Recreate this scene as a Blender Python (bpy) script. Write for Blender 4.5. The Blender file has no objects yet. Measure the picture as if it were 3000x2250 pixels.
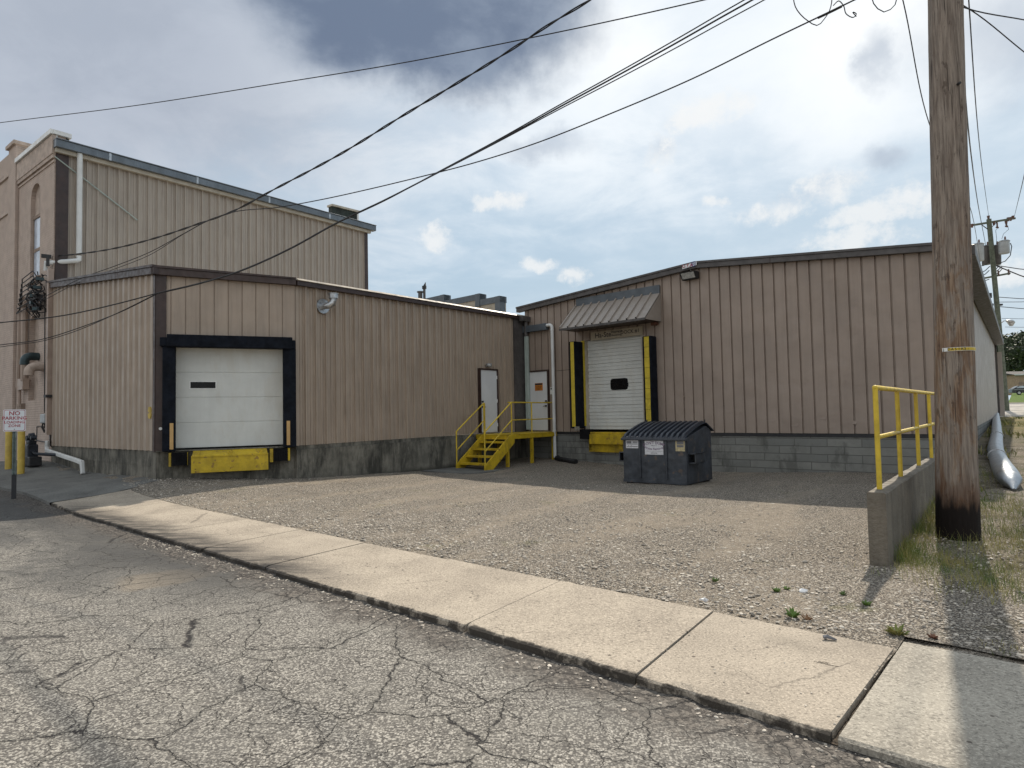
import bpy, bmesh, math, random
import numpy as np
from mathutils import Vector, Matrix
random.seed(7); rng=np.random.default_rng(7)
sc=bpy.context.scene
# ------------------------------------------------------------------ camera
FPX=1900.0; EYE=1.6; PITCH=math.atan(85/FPX); ROLL=0.02
cp,sp=math.cos(PITCH),math.sin(PITCH); cr,sr=math.cos(ROLL),math.sin(ROLL)
FWD=np.array([0,cp,sp]); _d=np.array([0,sp,-cp]); _r=np.array([1.,0,0])
IX=cr*_r+sr*_d; IY=-sr*_r+cr*_d
cam=bpy.data.objects.new('camera',bpy.data.cameras.new('camera')); sc.collection.objects.link(cam)
cam.matrix_world=Matrix(((IX[0],-IY[0],-FWD[0],0),(IX[1],-IY[1],-FWD[1],0),(IX[2],-IY[2],-FWD[2],EYE),(0,0,0,1)))
cam.data.sensor_width=36; cam.data.lens=36*FPX/3000; cam.data.clip_start=0.05; cam.data.clip_end=3000
sc.camera=cam
# ------------------------------------------------------------------ light
SUN_AZ=math.radians(33.7); SUN_EL=math.radians(43.0)
sd=Vector((math.sin(SUN_AZ)*math.cos(SUN_EL),math.cos(SUN_AZ)*math.cos(SUN_EL),math.sin(SUN_EL)))
sun=bpy.data.objects.new('sun',bpy.data.lights.new('sun','SUN')); sc.collection.objects.link(sun)
sun.data.energy=4.5; sun.data.angle=math.radians(0.7); sun.data.color=(1,0.905,0.77)
sun.rotation_euler=sd.to_track_quat('Z','Y').to_euler()
sc.view_settings.view_transform='Standard'; sc.view_settings.look='None'; sc.view_settings.gamma=1
sc.view_settings.use_curve_mapping=False; sc.view_settings.exposure=0.25

class N:  # tiny node helper
    def __init__(s,tree): s.t=tree; s.n=tree.nodes; s.l=tree.links
    def add(s,typ,ins=None,**kw):
        n=s.n.new(typ)
        for k,v in kw.items(): setattr(n,k,v)
        for k,v in (ins or {}).items(): s.set(n.inputs[k],v)
        return n
    def set(s,sock,v):
        if isinstance(v,bpy.types.NodeSocket): s.l.new(v,sock)
        else:
            if hasattr(sock.default_value,'__len__') and not hasattr(v,'__len__'): v=(v,)*len(sock.default_value)
            if hasattr(v,'__len__') and hasattr(sock.default_value,'__len__') and len(sock.default_value)==4 and len(v)==3: v=tuple(v)+(1,)
            sock.default_value=v
    def math(s,op,a,b=0.0,c=0.0,clamp=False):
        n=s.add('ShaderNodeMath',{0:a,1:b,2:c},operation=op); n.use_clamp=clamp; return n.outputs[0]
    def vm(s,op,a,b=(0,0,0)):
        n=s.add('ShaderNodeVectorMath',{0:a,1:b},operation=op)
        return n.outputs['Value'] if op in('DOT_PRODUCT','LENGTH','DISTANCE') else n.outputs[0]
    def mix(s,f,a,b,bt='MIX'):
        n=s.n.new('ShaderNodeMix'); n.data_type='RGBA'; n.blend_type=bt; n.clamp_factor=True
        s.set(n.inputs[0],f); s.set(n.inputs[6],a); s.set(n.inputs[7],b); return n.outputs[2]
    def step(s,v,lo,hi,a=0.0,b=1.0,smooth=True):
        if lo>hi: lo,hi,a,b=hi,lo,b,a
        n=s.add('ShaderNodeMapRange',{0:v,1:lo,2:hi,3:a,4:b}); n.interpolation_type='SMOOTHSTEP' if smooth else 'LINEAR'; return n.outputs[0]
    def noise(s,vec,scale,detail=4,rough=.55,dist=0.0,out=0):
        return s.add('ShaderNodeTexNoise',{'Vector':vec,'Scale':scale,'Detail':detail,'Roughness':rough,'Distortion':dist}).outputs[out]
    def vor(s,vec,scale,feature='F1',out=0,rand=1.0):
        n=s.n.new('ShaderNodeTexVoronoi'); n.feature=feature; s.set(n.inputs['Vector'],vec); s.set(n.inputs['Scale'],scale); s.set(n.inputs['Randomness'],rand); return n.outputs[out]
    def ramp(s,f,stops):
        n=s.n.new('ShaderNodeValToRGB'); s.set(n.inputs[0],f); e=n.color_ramp.elements
        while len(e)<len(stops): e.new(.5)
        for q,(p,c) in zip(e,stops): q.position=p; q.color=tuple(c)+(1,) if len(c)==3 else c
        return n.outputs[0]
# ------------------------------------------------------------------ sky
def build_world():
    w=bpy.data.worlds.new('World'); sc.world=w; w.use_nodes=True; t=w.node_tree; t.nodes.clear(); k=N(t)
    sky=k.add('ShaderNodeTexSky'); sky.sky_type='NISHITA'; sky.sun_disc=False; sky.sun_elevation=SUN_EL; sky.sun_rotation=SUN_AZ
    sky.air_density=1.3; sky.dust_density=3.0; sky.ozone_density=1.0
    dirv=k.vm('NORMALIZE',k.add('ShaderNodeTexCoord').outputs['Generated'])
    sep=k.add('ShaderNodeSeparateXYZ',{0:dirv}); z=sep.outputs[2]
    zz=k.math('ADD',k.math('MAXIMUM',z,0.0),0.14)
    pl=k.add('ShaderNodeCombineXYZ',{0:k.math('DIVIDE',sep.outputs[0],zz),1:k.math('DIVIDE',sep.outputs[1],zz),2:0.0}).outputs[0]
    def dpx(x,y):
        d=IX*(x-1500)/FPX+IY*(y-1125)/FPX+FWD; d=d/np.linalg.norm(d); return tuple(float(q) for q in d)
    def warp(vec,scale,amt,det=7):
        w=k.vm('SCALE',k.vm('SUBTRACT',k.noise(vec,scale,det,.6,0.0,out=1),(.5,.5,.5)),(0,0,0)); w.node.inputs['Scale'].default_value=amt
        return k.vm('ADD',vec,w)
    wide=warp(dirv,4.0,.22); tight=warp(dirv,13.0,.055,8)
    def blob(x,y,rx,ry,soft=.6,src=None,tilt=0.0):   # a bank of cloud at a fixed place of the sky, rx/ry in radians
        c=Vector(dpx(x,y)); r=Vector((c.y,-c.x,0)).normalized(); u=r.cross(c).normalized(); r,u=r*math.cos(tilt)+u*math.sin(tilt),u*math.cos(tilt)-r*math.sin(tilt)
        dv=k.vm('SUBTRACT',src or wide,tuple(c))
        a=k.math('DIVIDE',k.vm('DOT_PRODUCT',dv,tuple(r)),rx); b=k.math('DIVIDE',k.vm('DOT_PRODUCT',dv,tuple(u)),ry)
        q=k.math('SQRT',k.math('ADD',k.math('MULTIPLY',a,a),k.math('MULTIPLY',b,b)))
        return k.step(q,1.0,1.0-soft,0,1)
    def mx(*a):
        o=a[0]
        for b in a[1:]: o=k.math('MAXIMUM',o,b)
        return o
    base=k.vm('SCALE',sky.outputs[0],(0,0,0)); base.node.inputs['Scale'].default_value=SKY_K
    base=k.mix(.78,base,(.42,.56,.69))
    n1=k.noise(pl,0.8,8,.6,0.5); n2=k.noise(k.vm('ADD',pl,(3,7,0)),2.4,8,.62,0.3)
    fb=k.math('ADD',k.math('MULTIPLY',n1,.62),k.math('MULTIPLY',n2,.38))
    away=k.step(k.vm('DOT_PRODUCT',dirv,(-math.sin(SUN_AZ),-math.cos(SUN_AZ),0.0)),-.35,.5)
    hi=k.step(z,.20,.58)
    bright=blob(2450,40,.62,.36,1.0); mid=blob(1850,230,.55,.26,1.0); leftg=blob(120,40,.66,.50,.85)
    cov=k.math('ADD',fb,k.math('ADD',k.math('MULTIPLY',hi,.16),k.math('ADD',k.math('MULTIPLY',bright,.16),k.math('ADD',k.math('MULTIPLY',mid,.10),k.math('MULTIPLY',leftg,.22)))))
    veilamt=k.math('MULTIPLY',k.step(cov,.42,.80),.92)
    tone=k.step(n2,.36,.62)
    vcol=k.mix(tone,(.62,.695,.775),(.78,.825,.865)); vcol=k.mix(k.math('MULTIPLY',bright,.7),vcol,(.80,.835,.865)); vcol=k.mix(leftg,vcol,k.mix(tone,(.355,.39,.46),(.41,.445,.515))); vcol=k.mix(away,vcol,(.76,.77,.78))
    c=k.mix(k.math('MAXIMUM',veilamt,k.math('MULTIPLY',away,.8)),base,vcol)
    # low haze whitens the horizon
    c=k.mix(k.step(z,.22,.0,0,.35),c,(.60,.68,.75))
    # big blue-grey cloud over the top of the picture, with a lit rim on its right
    dark=mx(blob(1270,0,.27,.155,.45),blob(1500,110,.12,.07,.8),blob(1080,190,.15,.06,.9))
    glow=mx(blob(2650,70,.19,.15,1.0),k.math('MULTIPLY',blob(1790,130,.13,.10,.9),.8)); c=k.mix(k.math('MULTIPLY',glow,.85),c,(.88,.90,.91))
    c=k.mix(k.math('MULTIPLY',dark,.95),c,k.mix(k.step(n2,.40,.62),(.125,.165,.245),(.21,.26,.345)))
    dk2=mx(blob(2980,120,.13,.10,.9),blob(2590,470,.04,.022,.9,tight),blob(2660,180,.03,.05,1.0),blob(1600,420,.10,.03,1.0)); c=k.mix(k.math('MULTIPLY',dk2,.6),c,(.34,.40,.49))
    # cumulus: connected heaps with soft shaded bases
    spots=((1470,590,.070,.024),(1925,440,.042,.050),(1590,770,.055,.022),(1690,810,.040,.026),(1265,700,.055,.030),(2310,610,.10,.035),(2440,560,.085,.035),(2110,590,.035,.016),(2580,620,.13,.035),(2500,700,.11,.030),(2690,570,.09,.045),(2990,790,.06,.04),(2060,330,.10,.04))
    puffs=mx(*[blob(x,y,a_,b_,.95,tight) for x,y,a_,b_ in spots]); fine=k.noise(dirv,24,9,.66)
    den=k.math('ADD',puffs,k.math('MULTIPLY',k.math('SUBTRACT',fine,.5),2.6)); pm=k.math('MULTIPLY',k.step(den,.25,1.05),k.step(puffs,.02,.30))
    up=k.vm('ADD',tight,(0.0,0.0,-.022)); shade=mx(*[blob(x,y,a_,b_*.8,.9,up) for x,y,a_,b_ in spots[:8]])
    c=k.mix(k.math('MULTIPLY',pm,.70),c,k.mix(k.math('MULTIPLY',shade,k.step(fine,.62,.42)),(.80,.80,.79),(.47,.545,.635)))
    bg=k.add('ShaderNodeBackground',{0:c,1:1.0}); out=k.add('ShaderNodeOutputWorld',{0:bg.outputs[0]})
SKY_K=0.055
build_world()
# ------------------------------------------------------------------ pixel/plane helpers (survey of the site)
def ray(x,y): return IX*(x-1500)/FPX+IY*(y-1125)/FPX+FWD
def gp(x,y,z=0.0):
    d=ray(x,y); q=d*((z-EYE)/d[2]); q[2]+=EYE; return q
def at(x,y,depth): q=ray(x,y)*depth; q[2]+=EYE; return q
class Wall:
    def __init__(s,a,b):
        s.a=np.array(a[:2],float); s.b=np.array(b[:2],float); s.L=float(np.hypot(*(s.b-s.a))); s.d=(s.b-s.a)/s.L; s.n=np.array([s.d[1],-s.d[0]])
    def px(s,x,y,off=0.0):
        r=ray(x,y); t=(s.n@(s.a+s.n*off))/(s.n@r[:2]); q=r*t; return float((q[:2]-s.a)@s.d),float(q[2]+EYE)
    def P(s,t,z,o=0.0): q=s.a+s.d*t+s.n*o; return (float(q[0]),float(q[1]),float(z))
    def so(s,q): v=np.array(q[:2])-s.a; return float(v@s.d),float(v@s.n)
def isect(w1,w2):
    t=np.linalg.solve(np.array([w1.d,-w2.d]).T,w2.a-w1.a); return w1.a+w1.d*t[0]
A=np.array([-13.85,19.5]); B=np.array([-8.14,14.82]); C_=np.array([-5.34,16.02]); D0=np.array([.03,22.78]); F0=np.array([1.53,22.38]); F2=np.array([9.55,14.71])
AB=Wall(A,B); BC=Wall(B,C_); CD=Wall(C_,D0); FAC=Wall(F0,F2)
D_=isect(CD,FAC); CD=Wall(C_,D_); FS0=FAC.so(D_)[0]
FK=FAC.px(2813,1200)[0]; K=np.array(FAC.P(FK,0)[:2]); VD=np.array([.6175,.7866]); EAST=Wall(K,K+VD*26); EL=EAST.px(2918,1100)[0]; EAST=Wall(K,K+VD*EL)
TALL=Wall(A,A+VD*14); TL=TALL.px(1076,760)[0]; TALL=Wall(A,A+VD*TL)
SD=np.array([.7815,-.624]); BRK=Wall(A-SD*14,A)
KO=np.array([1.55,3.23]); KD=np.array([-.7455,.6665]); KM=np.array([.6665,.7455])
def qm(q,m): return KO+KD*q+KM*m
# ground height, thin plate through surveyed spots
_c=[(w.P(w.px(*p)[0],0)[:2],w.px(*p)[1]) for w,p in ((AB,(149,1351.6)),(AB,(457,1402)),(BC,(866,1403)),(CD,(1100,1388)),(CD,(1322,1371)),(FAC,(1633,1345)),(FAC,(2100,1383)),(FAC,(2480,1384)))]
_c+=[(tuple(qm(q,m)),z) for q,m,z in ((0,0,0),(0,1.5,0),(3,1.5,0),(6,0,0),(6,1.5,0),(10,0,0),(10,1.4,.01),(14,0,.03),(14,1.4,.08),(20,0,.06),(30,0,.1),(30,8,.3),(20,6,.3),(-4,0,0),(-4,1.5,0),(0,-6,0),(8,-6,0),(20,-8,.05),(-4,-10,0),(30,-10,.1))]
_c+=[((3.6,6.7),.0),((6.3,10),-.03),((2,10),-.01),((0,14),-.03)]
CX=np.array([c[0] for c in _c]); CZ=np.array([c[1] for c in _c])
def _U(r): return np.where(r>0,r*r*np.log(np.maximum(r,1e-9)),0.0)
_n=len(CX); _K=_U(np.linalg.norm(CX[:,None]-CX[None],axis=2))+np.eye(_n)*.6; _P=np.c_[np.ones(_n),CX]
_W=np.linalg.solve(np.block([[_K,_P],[_P.T,np.zeros((3,3))]]),np.r_[CZ,0,0,0])
def G(x,y):
    p=np.array([[x,y]]); 
    return float(np.clip(_U(np.linalg.norm(p-CX,axis=1))@_W[:_n]+_W[_n]+_W[_n+1]*x+_W[_n+2]*y,-.25,.6))
TAU=(0,7.5,9.5,13,17.3,23,41,58,80,95,114,133,170,300,900); TZ=(0,0,.06,.22,.35,.45,.83,1.07,1.3,1.6,2.25,2.95,4.0,6,14)
def ZS(x,y): return float(np.interp(x*VD[0]+y*VD[1],TAU,TZ))
def on(f,x,y,it=30):   # pixel -> point on a height field
    z=0.0
    for _ in range(it): q=gp(x,y,z); z=z*.5+f(q[0],q[1])*.5
    return gp(x,y,z)
# ------------------------------------------------------------------ materials
MATS={}
def mat(name,col,rough=.6,metal=0.0,var=.12,vs=3.0,streak=0.0,sscale=14,dirt=0.0,dcol=(.03,.028,.025),bump=0.0,bs=60,spec=.5,speck=0.0,spcol=(.5,.5,.5),dents=0.0):
    m=bpy.data.materials.new(name); m.use_nodes=True; k=N(m.node_tree); b=m.node_tree.nodes['Principled BSDF']
    P=k.add('ShaderNodeNewGeometry').outputs['Position']
    c=k.mix(k.step(k.noise(P,vs,5,.6),.35,.65),tuple(q*(1-var) for q in col),tuple(min(1,q*(1+var)) for q in col))
    if streak:
        sv=k.vm('MULTIPLY',P,(1,1,.06)); s1=k.noise(sv,sscale,4,.65)
        c=k.mix(k.math('MULTIPLY',k.step(s1,.42,.72),streak),c,tuple(q*.45 for q in col))
        c=k.mix(k.math('MULTIPLY',k.step(s1,.48,.22),streak*.6),c,tuple(min(1,q*1.35) for q in col))
    if dirt:
        dv=k.vm('MULTIPLY',P,(1,1,.35)); dn=k.math('ADD',k.math('MULTIPLY',k.noise(dv,1.3,7,.7),.7),k.math('MULTIPLY',k.noise(dv,7,5,.7),.3))
        c=k.mix(k.math('MULTIPLY',k.step(dn,.50,.60),dirt),c,dcol)
    if speck: c=k.mix(k.math('MULTIPLY',k.step(k.noise(P,speck,2,.5),.62,.70),.8),c,spcol)
    k.set(b.inputs['Base Color'],c); k.set(b.inputs['Roughness'],k.step(k.noise(P,vs*2.3,4),.3,.7,max(0,rough-.1),min(1,rough+.1)))
    b.inputs['Metallic'].default_value=metal; b.inputs['Specular IOR Level'].default_value=spec
    if bump or dents:
        h=k.math('MULTIPLY',k.noise(P,bs,4,.6),bump)
        if dents: h=k.math('ADD',h,k.math('MULTIPLY',k.noise(P,2.2,2,.5),dents))
        bn=k.add('ShaderNodeBump',{'Height':h,'Strength':1.0,'Distance':.01}); k.l.new(bn.outputs[0],b.inputs['Normal'])
    MATS[name]=m; return m
def lib():
    mat('siding_low',(.350,.280,.218),.5,var=.05,vs=1.2,streak=.38,sscale=16,dents=2.0)
    mat('siding_flat',(.340,.270,.211),.5,var=.06,vs=1.2,streak=.28,sscale=9,dents=2.0)
    mat('siding_right',(.290,.230,.188),.5,var=.07,vs=1.1,streak=.15,sscale=8,dents=3.0)
    mat('siding_tall',(.365,.315,.265),.5,var=.04,vs=1.0,streak=.30,sscale=16,dents=2.0)
    mat('siding_east',(.36,.32,.29),.5,var=.05,vs=1.0,streak=.15,sscale=12)
    mat('trim_brown',(.040,.022,.018),.45,var=.2,vs=4,streak=.2)
    mat('trim_grey',(.075,.068,.066),.5,var=.2,vs=4,streak=.2)
    mat('trim_bright',(.33,.285,.225),.35,var=.1)
    mat('gutter_blue',(.13,.15,.17),.35,metal=.3,var=.15,vs=2,streak=.2)
    mat('cream_trim',(.42,.38,.31),.5)
    mat('roof_metal',(.35,.32,.28),.45,metal=.3,streak=.2)
    mat('black_fabric',(.007,.009,.014),.85,var=.3,vs=5,bump=1.0,bs=9,spec=.15)
    mat('black_rubber',(.008,.008,.009),.85,var=.3,bump=1.5,bs=30,spec=.15)
    mat('yellow_paint',(.50,.345,.012),.55,var=.16,vs=4,streak=.15,dirt=.45,dcol=(.13,.085,.02),speck=9,spcol=(.22,.12,.03),bump=.5,bs=20)
    mat('yellow_rail',(.56,.40,.03),.5,var=.14,vs=7,dirt=.35,dcol=(.25,.15,.02))
    mat('yellow_fabric',(.50,.38,.03),.7,var=.12,vs=6,bump=1.2,bs=14)
    mat('bollard_yellow',(.48,.34,.06),.6,var=.12,vs=5,dirt=.2,dcol=(.2,.14,.05))
    mat('tan_block',(.48,.30,.12),.7,var=.1)
    mat('white_door',(.60,.61,.62),.45,var=.04,vs=1.5,dirt=.10,dcol=(.42,.37,.27))
    mat('white_panel',(.58,.59,.56),.5,var=.05,vs=1.5,streak=.05,dirt=.16,dcol=(.42,.35,.24))
    mat('white_pipe',(.62,.63,.62),.4,var=.06)
    mat('pale_pipe',(.36,.42,.39),.45,var=.08)
    mat('painted_pipe',(.33,.25,.20),.5,var=.1)
    mat('white_metal',(.70,.70,.68),.4,var=.1)
    mat('dark_glass',(.004,.004,.005),.25,var=.1,spec=.25)
    mat('window_glass',(.42,.47,.55),.12,var=.25,vs=2,spec=.8)
    mat('dark_metal',(.03,.03,.032),.5,metal=.4)
    mat('galvanised',(.42,.43,.44),.35,metal=.85,var=.2,vs=9,dents=2)
    mat('shiny_duct',(.36,.38,.40),.40,metal=.95,var=.15,vs=5,bump=.6,bs=20)
    mat('lens',(.40,.40,.38),.25,var=.25,vs=20)
    mat('awning_tan',(.27,.235,.205),.45,var=.05,streak=.08)
    mat('sign_cream',(.36,.31,.23),.6,var=.1)
    mat('sign_white',(.66,.68,.70),.4,var=.04)
    mat('sticker_white',(.60,.60,.62),.5,var=.06,vs=20)
    mat('sticker_cream',(.45,.38,.22),.6,var=.2,vs=20,dirt=.5,dcol=(.07,.05,.03))
    mat('ink_black',(.02,.02,.022),.6)
    mat('ink_red',(.34,.012,.03),.5)
    mat('ink_blue',(.05,.07,.22),.5)
    mat('ink_purple',(.16,.10,.17),.6)
    mat('ink_grey',(.15,.15,.16),.6)
    mat('orange_sign',(.50,.17,.02),.55)
    mat('dumpster_blue',(.036,.042,.052),.5,var=.25,vs=3,streak=.2,dirt=.30,dcol=(.030,.024,.020),bump=.8,bs=9,dents=6,speck=6,spcol=(.10,.075,.06))
    mat('lid_black',(.020,.024,.034),.42,var=.25,vs=6,bump=.3,bs=20)
    mat('rust',(.12,.05,.03),.8,var=.4,vs=12)
    mat('wire_black',(.012,.011,.013),.6)
    mat('concrete_wall',(.150,.130,.102),.85,var=.2,vs=2.5,streak=.45,sscale=7,dirt=.35,dcol=(.06,.055,.045),bump=2.0,bs=25)
    mat('brick_trim',(.41,.33,.275),.8,var=.15,vs=5,dirt=.2)
    mat('recess_brown',(.24,.18,.14),.85,var=.15,vs=5)
    mat('parapet_dark',(.018,.025,.022),.8,var=.4)
    mat('post_green',(.13,.16,.15),.5,metal=.5,var=.3,vs=9,dirt=.3,dcol=(.05,.08,.06))
    mat('meter_dark',(.03,.035,.045),.5,metal=.5,var=.3)
    mat('hood_teal',(.03,.05,.055),.45,metal=.4,var=.2)
    mat('transformer',(.33,.35,.36),.5,metal=.2,var=.1)
    mat('pole_green',(.10,.115,.085),.9,var=.25,vs=5,streak=.4,sscale=10)
    mat('insulator',(.10,.045,.03),.4)
    mat('car_paint',(.012,.014,.02),.2,metal=.3,spec=.8)
    mat('car_white',(.6,.6,.6),.3)
    mat('house_white',(.55,.58,.58),.7); mat('house_tan',(.34,.24,.17),.8); mat('shingle',(.05,.045,.045),.9,var=.3,vs=6)
    mat('bark',(.06,.045,.03),.9,var=.3,vs=6)
    mat('rear_wall',(.33,.29,.225),.6,streak=.1); mat('rear_trim',(.09,.105,.12),.5,metal=.2)
    mat('paper',(.75,.75,.75),.7)
    mat('joint_soil',(.055,.040,.026),.95,var=.5,vs=40,bump=3,bs=60,speck=30,spcol=(.22,.19,.15))
    mat('plastic_black',(.010,.010,.011),.5,var=.3)
lib()
def custom(name):
    m=bpy.data.materials.new(name); m.use_nodes=True; MATS[name]=m; k=N(m.node_tree); b=m.node_tree.nodes['Principled BSDF']
    return k,b,k.add('ShaderNodeNewGeometry').outputs['Position']
def bumpn(k,b,h,dist=.01,st=1.0):
    bn=k.add('ShaderNodeBump',{'Height':h,'Strength':st,'Distance':dist}); k.l.new(bn.outputs[0],b.inputs['Normal'])
def warpv(k,P):
    w=k.vm('SCALE',k.vm('SUBTRACT',k.noise(P,2.2,6,.7,out=1),(.5,.5,.5)),(0,0,0)); w.node.inputs['Scale'].default_value=.30
    return k.vm('ADD',P,w)
def mx3(k,a,b,c): return k.math('MAXIMUM',k.math('MAXIMUM',a,b),c)
VD0=np.array([.6175,.7866])
def mats_ground():
    # worn asphalt: pale aggregate in dark binder, cracks
    k,b,P=custom('asphalt'); b.inputs['Roughness'].default_value=.9; b.inputs['Specular IOR Level'].default_value=.25
    cell=k.vor(P,75,out=1); sepc=k.add('ShaderNodeSeparateColor',{0:cell}).outputs[0]
    d1=k.vor(P,75); stone=k.step(d1,.62,.40)
    big=k.noise(P,.35,5,.6); mid=k.noise(P,2.2,5,.6)
    st=k.ramp(sepc,[(0,(.07,.067,.062)),(.35,(.19,.178,.158)),(.7,(.31,.29,.255)),(1,(.54,.51,.455))])
    c=k.mix(stone,(.085,.08,.075),st)
    c=k.mix(k.step(k.noise(P,55,2,.5),.52,.62,0,.7),c,(.46,.435,.385)); c=k.mix(k.step(k.noise(k.vm('ADD',P,(7,2,1)),48,2,.5),.54,.62,0,.7),c,(.07,.066,.062))
    c=k.mix(.20,c,(.15,.132,.112)); c=k.mix(k.step(big,.45,.62,0,.40),c,(.13,.125,.115)); c=k.mix(k.step(mid,.52,.72,0,.22),c,(.33,.31,.27))
    # tyre-dark sweep at the far kerb side
    q=k.vm('SUBTRACT',P,(float(KO[0]),float(KO[1]),0)); qq=k.vm('DOT_PRODUCT',q,(float(KD[0]),float(KD[1]),0)); mm=k.vm('DOT_PRODUCT',q,(float(KM[0]),float(KM[1]),0))
    sw=k.add('ShaderNodeCombineXYZ',{0:k.math('MULTIPLY',qq,.22),1:mm,2:0.0}).outputs[0]; swn=k.noise(sw,.9,5,.6,.6)
    farm=k.math('MULTIPLY',k.step(qq,4.0,8.0),k.step(mm,-6.0,-.6))
    c=k.mix(k.math('MULTIPLY',k.math('MULTIPLY',k.step(swn,.42,.60),farm),.75),c,(.055,.055,.055))
    pd=k.vm('LENGTH',k.vm('MULTIPLY',k.vm('SUBTRACT',P,tuple(float(v) for v in gp(470,1695,-.05))),(1,1,0)))
    c=k.mix(k.step(k.math('ADD',pd,k.math('MULTIPLY',mid,.5)),.75,.55,0,.45),c,(.30,.24,.17))
    wz=k.vm('ADD',P,k.vm('SCALE',k.vm('SUBTRACT',k.noise(P,1.6,6,.65,out=1),(.5,.5,.5)),(0,0,0))); wz.node.inputs[1].links[0].from_node.inputs['Scale'].default_value=.42
    P2=k.vm('MULTIPLY',wz,(1,1,0)); 
    e3=k.vor(k.vm('ADD',P2,(1,8,0)),4.2,'DISTANCE_TO_EDGE'); e1=k.vor(P2,1.25,'DISTANCE_TO_EDGE'); e2=k.vor(k.vm('ADD',P2,(5,3,0)),2.7,'DISTANCE_TO_EDGE')
    msk=k.step(k.noise(P,1.1,5,.6),.27,.40); msk2=k.step(k.noise(P,.9,5,.6),.34,.46)
    cr1=k.math('MULTIPLY',k.step(e1,.0078,.0015),msk); cr2=k.math('MULTIPLY',k.step(e2,.0105,.002),msk2)
    kb=k.math('MULTIPLY',k.math('MULTIPLY',k.step(qq,3.9,6.0),k.step(mm,-1.5,-.35)),k.step(k.noise(sw,1.3,7,.7,.4),.26,.50)); c=k.mix(k.math('MULTIPLY',kb,.78),c,(.06,.058,.056))
    crk=mx3(k,cr1,k.math('MULTIPLY',cr2,.8),k.math('MULTIPLY',k.math('MULTIPLY',k.step(e3,.012,.002),k.step(k.noise(P,1.0,4),.44,.55)),.8))
    halo=k.math('MULTIPLY',k.step(e1,.05,.01),msk); c=k.mix(k.math('MULTIPLY',halo,.2),c,(.12,.115,.10))
    gut=k.math('MULTIPLY',k.step(k.math('ADD',mm,k.math('MULTIPLY',k.math('SUBTRACT',k.noise(P,2.5,6,.7),.5),1.0)),-.50,-.12),k.step(k.noise(P,1.2,4),.2,.5,.45,1)); c=k.mix(k.math('MULTIPLY',gut,.85),c,k.mix(k.step(k.noise(P,30,4,.7),.45,.6),(.035,.03,.027),(.16,.14,.12)))
    c=k.mix(k.math('MULTIPLY',crk,k.step(k.noise(P,22,3,.6),.25,.5)),c,(.022,.02,.02)); k.set(b.inputs['Base Color'],c)
    h=k.math('SUBTRACT',k.math('MULTIPLY',k.math('SUBTRACT',.6,d1),.6),k.math('MULTIPLY',crk,1.6)); bumpn(k,b,h,.006,.8)
    # gravel, shared by lot and verge
    def stone_ground(k,P):
        a=k.vor(P,58); ac=k.add('ShaderNodeSeparateColor',{0:k.vor(P,58,out=1)}).outputs[0]; a2=k.vor(P,120); ac2=k.add('ShaderNodeSeparateColor',{0:k.vor(P,120,out=1)}).outputs[1]
        c=k.ramp(ac,[(0,(.14,.118,.094)),(.35,(.33,.282,.225)),(.7,(.53,.465,.38)),(.92,(.74,.67,.575)),(1,(.90,.86,.78))])
        c2=k.ramp(ac2,[(0,(.165,.14,.112)),(.5,(.42,.36,.29)),(1,(.70,.62,.52))]); sel=k.step(k.noise(P,1.1,4,.6),.42,.58)
        c=k.mix(k.math('ADD',k.math('MULTIPLY',sel,.5),.2),c,c2)
        c=k.mix(k.step(a,.36,.64,0,.85),c,(.075,.066,.056)); c=k.mix(k.step(k.noise(P,32,3,.65),.54,.62,0,.7),c,(.095,.083,.070)); c=k.mix(k.step(k.noise(k.vm('ADD',P,(3,3,3)),36,2,.6),.60,.66,0,.6),c,(.68,.63,.55))  # gaps between stones darkened to stand for their shadows, then random flecks
        tv=k.add('ShaderNodeCombineXYZ',{0:k.vm('DOT_PRODUCT',P,(float(VD0[1]),-float(VD0[0]),0)),1:k.math('MULTIPLY',k.vm('DOT_PRODUCT',P,(float(VD0[0]),float(VD0[1]),0)),.22),2:0.0}).outputs[0]
        trk=k.step(k.noise(tv,.75,4,.55,.3),.48,.62); c=k.mix(k.math('MULTIPLY',trk,.55),c,k.mix(k.step(k.noise(P,9,5,.6),.35,.65),(.30,.25,.195),(.44,.375,.295)))
        c=k.mix(k.math('MULTIPLY',k.step(k.noise(k.vm('ADD',P,(2,9,0)),.55,7,.7),.53,.68),.45),c,(.17,.148,.122))
        c=k.mix(k.step(k.noise(k.vm('ADD',P,(9,4,0)),.8,6,.7),.60,.72,0,.45),c,(.15,.16,.06))
        h=k.math('ADD',k.math('SUBTRACT',1.0,a),k.math('ADD',k.math('MULTIPLY',k.math('SUBTRACT',1.0,a2),.5),k.math('MULTIPLY',k.noise(P,5,4),1.2)))
        return c,h
    k,b,P=custom('gravel'); b.inputs['Roughness'].default_value=.95; b.inputs['Specular IOR Level'].default_value=.2
    c,h=stone_ground(k,P); k.set(b.inputs['Base Color'],c); bumpn(k,b,h,.028,1.0)
    # verge: the same stone, soil and thin growth over it, road and lawn far off
    k,b,P=custom('verge'); b.inputs['Roughness'].default_value=.95; b.inputs['Specular IOR Level'].default_value=.1
    c,h=stone_ground(k,P); tau=k.vm('DOT_PRODUCT',P,(float(VD[0]),float(VD[1]),0))
    c=k.mix(k.math('MULTIPLY',k.step(k.noise(P,1.5,8,.72),.46,.62),k.step(tau,4.5,7.5,.25,.8)),c,k.mix(k.step(k.noise(P,12,5,.7),.38,.62),(.055,.048,.034),(.20,.175,.11)))
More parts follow.
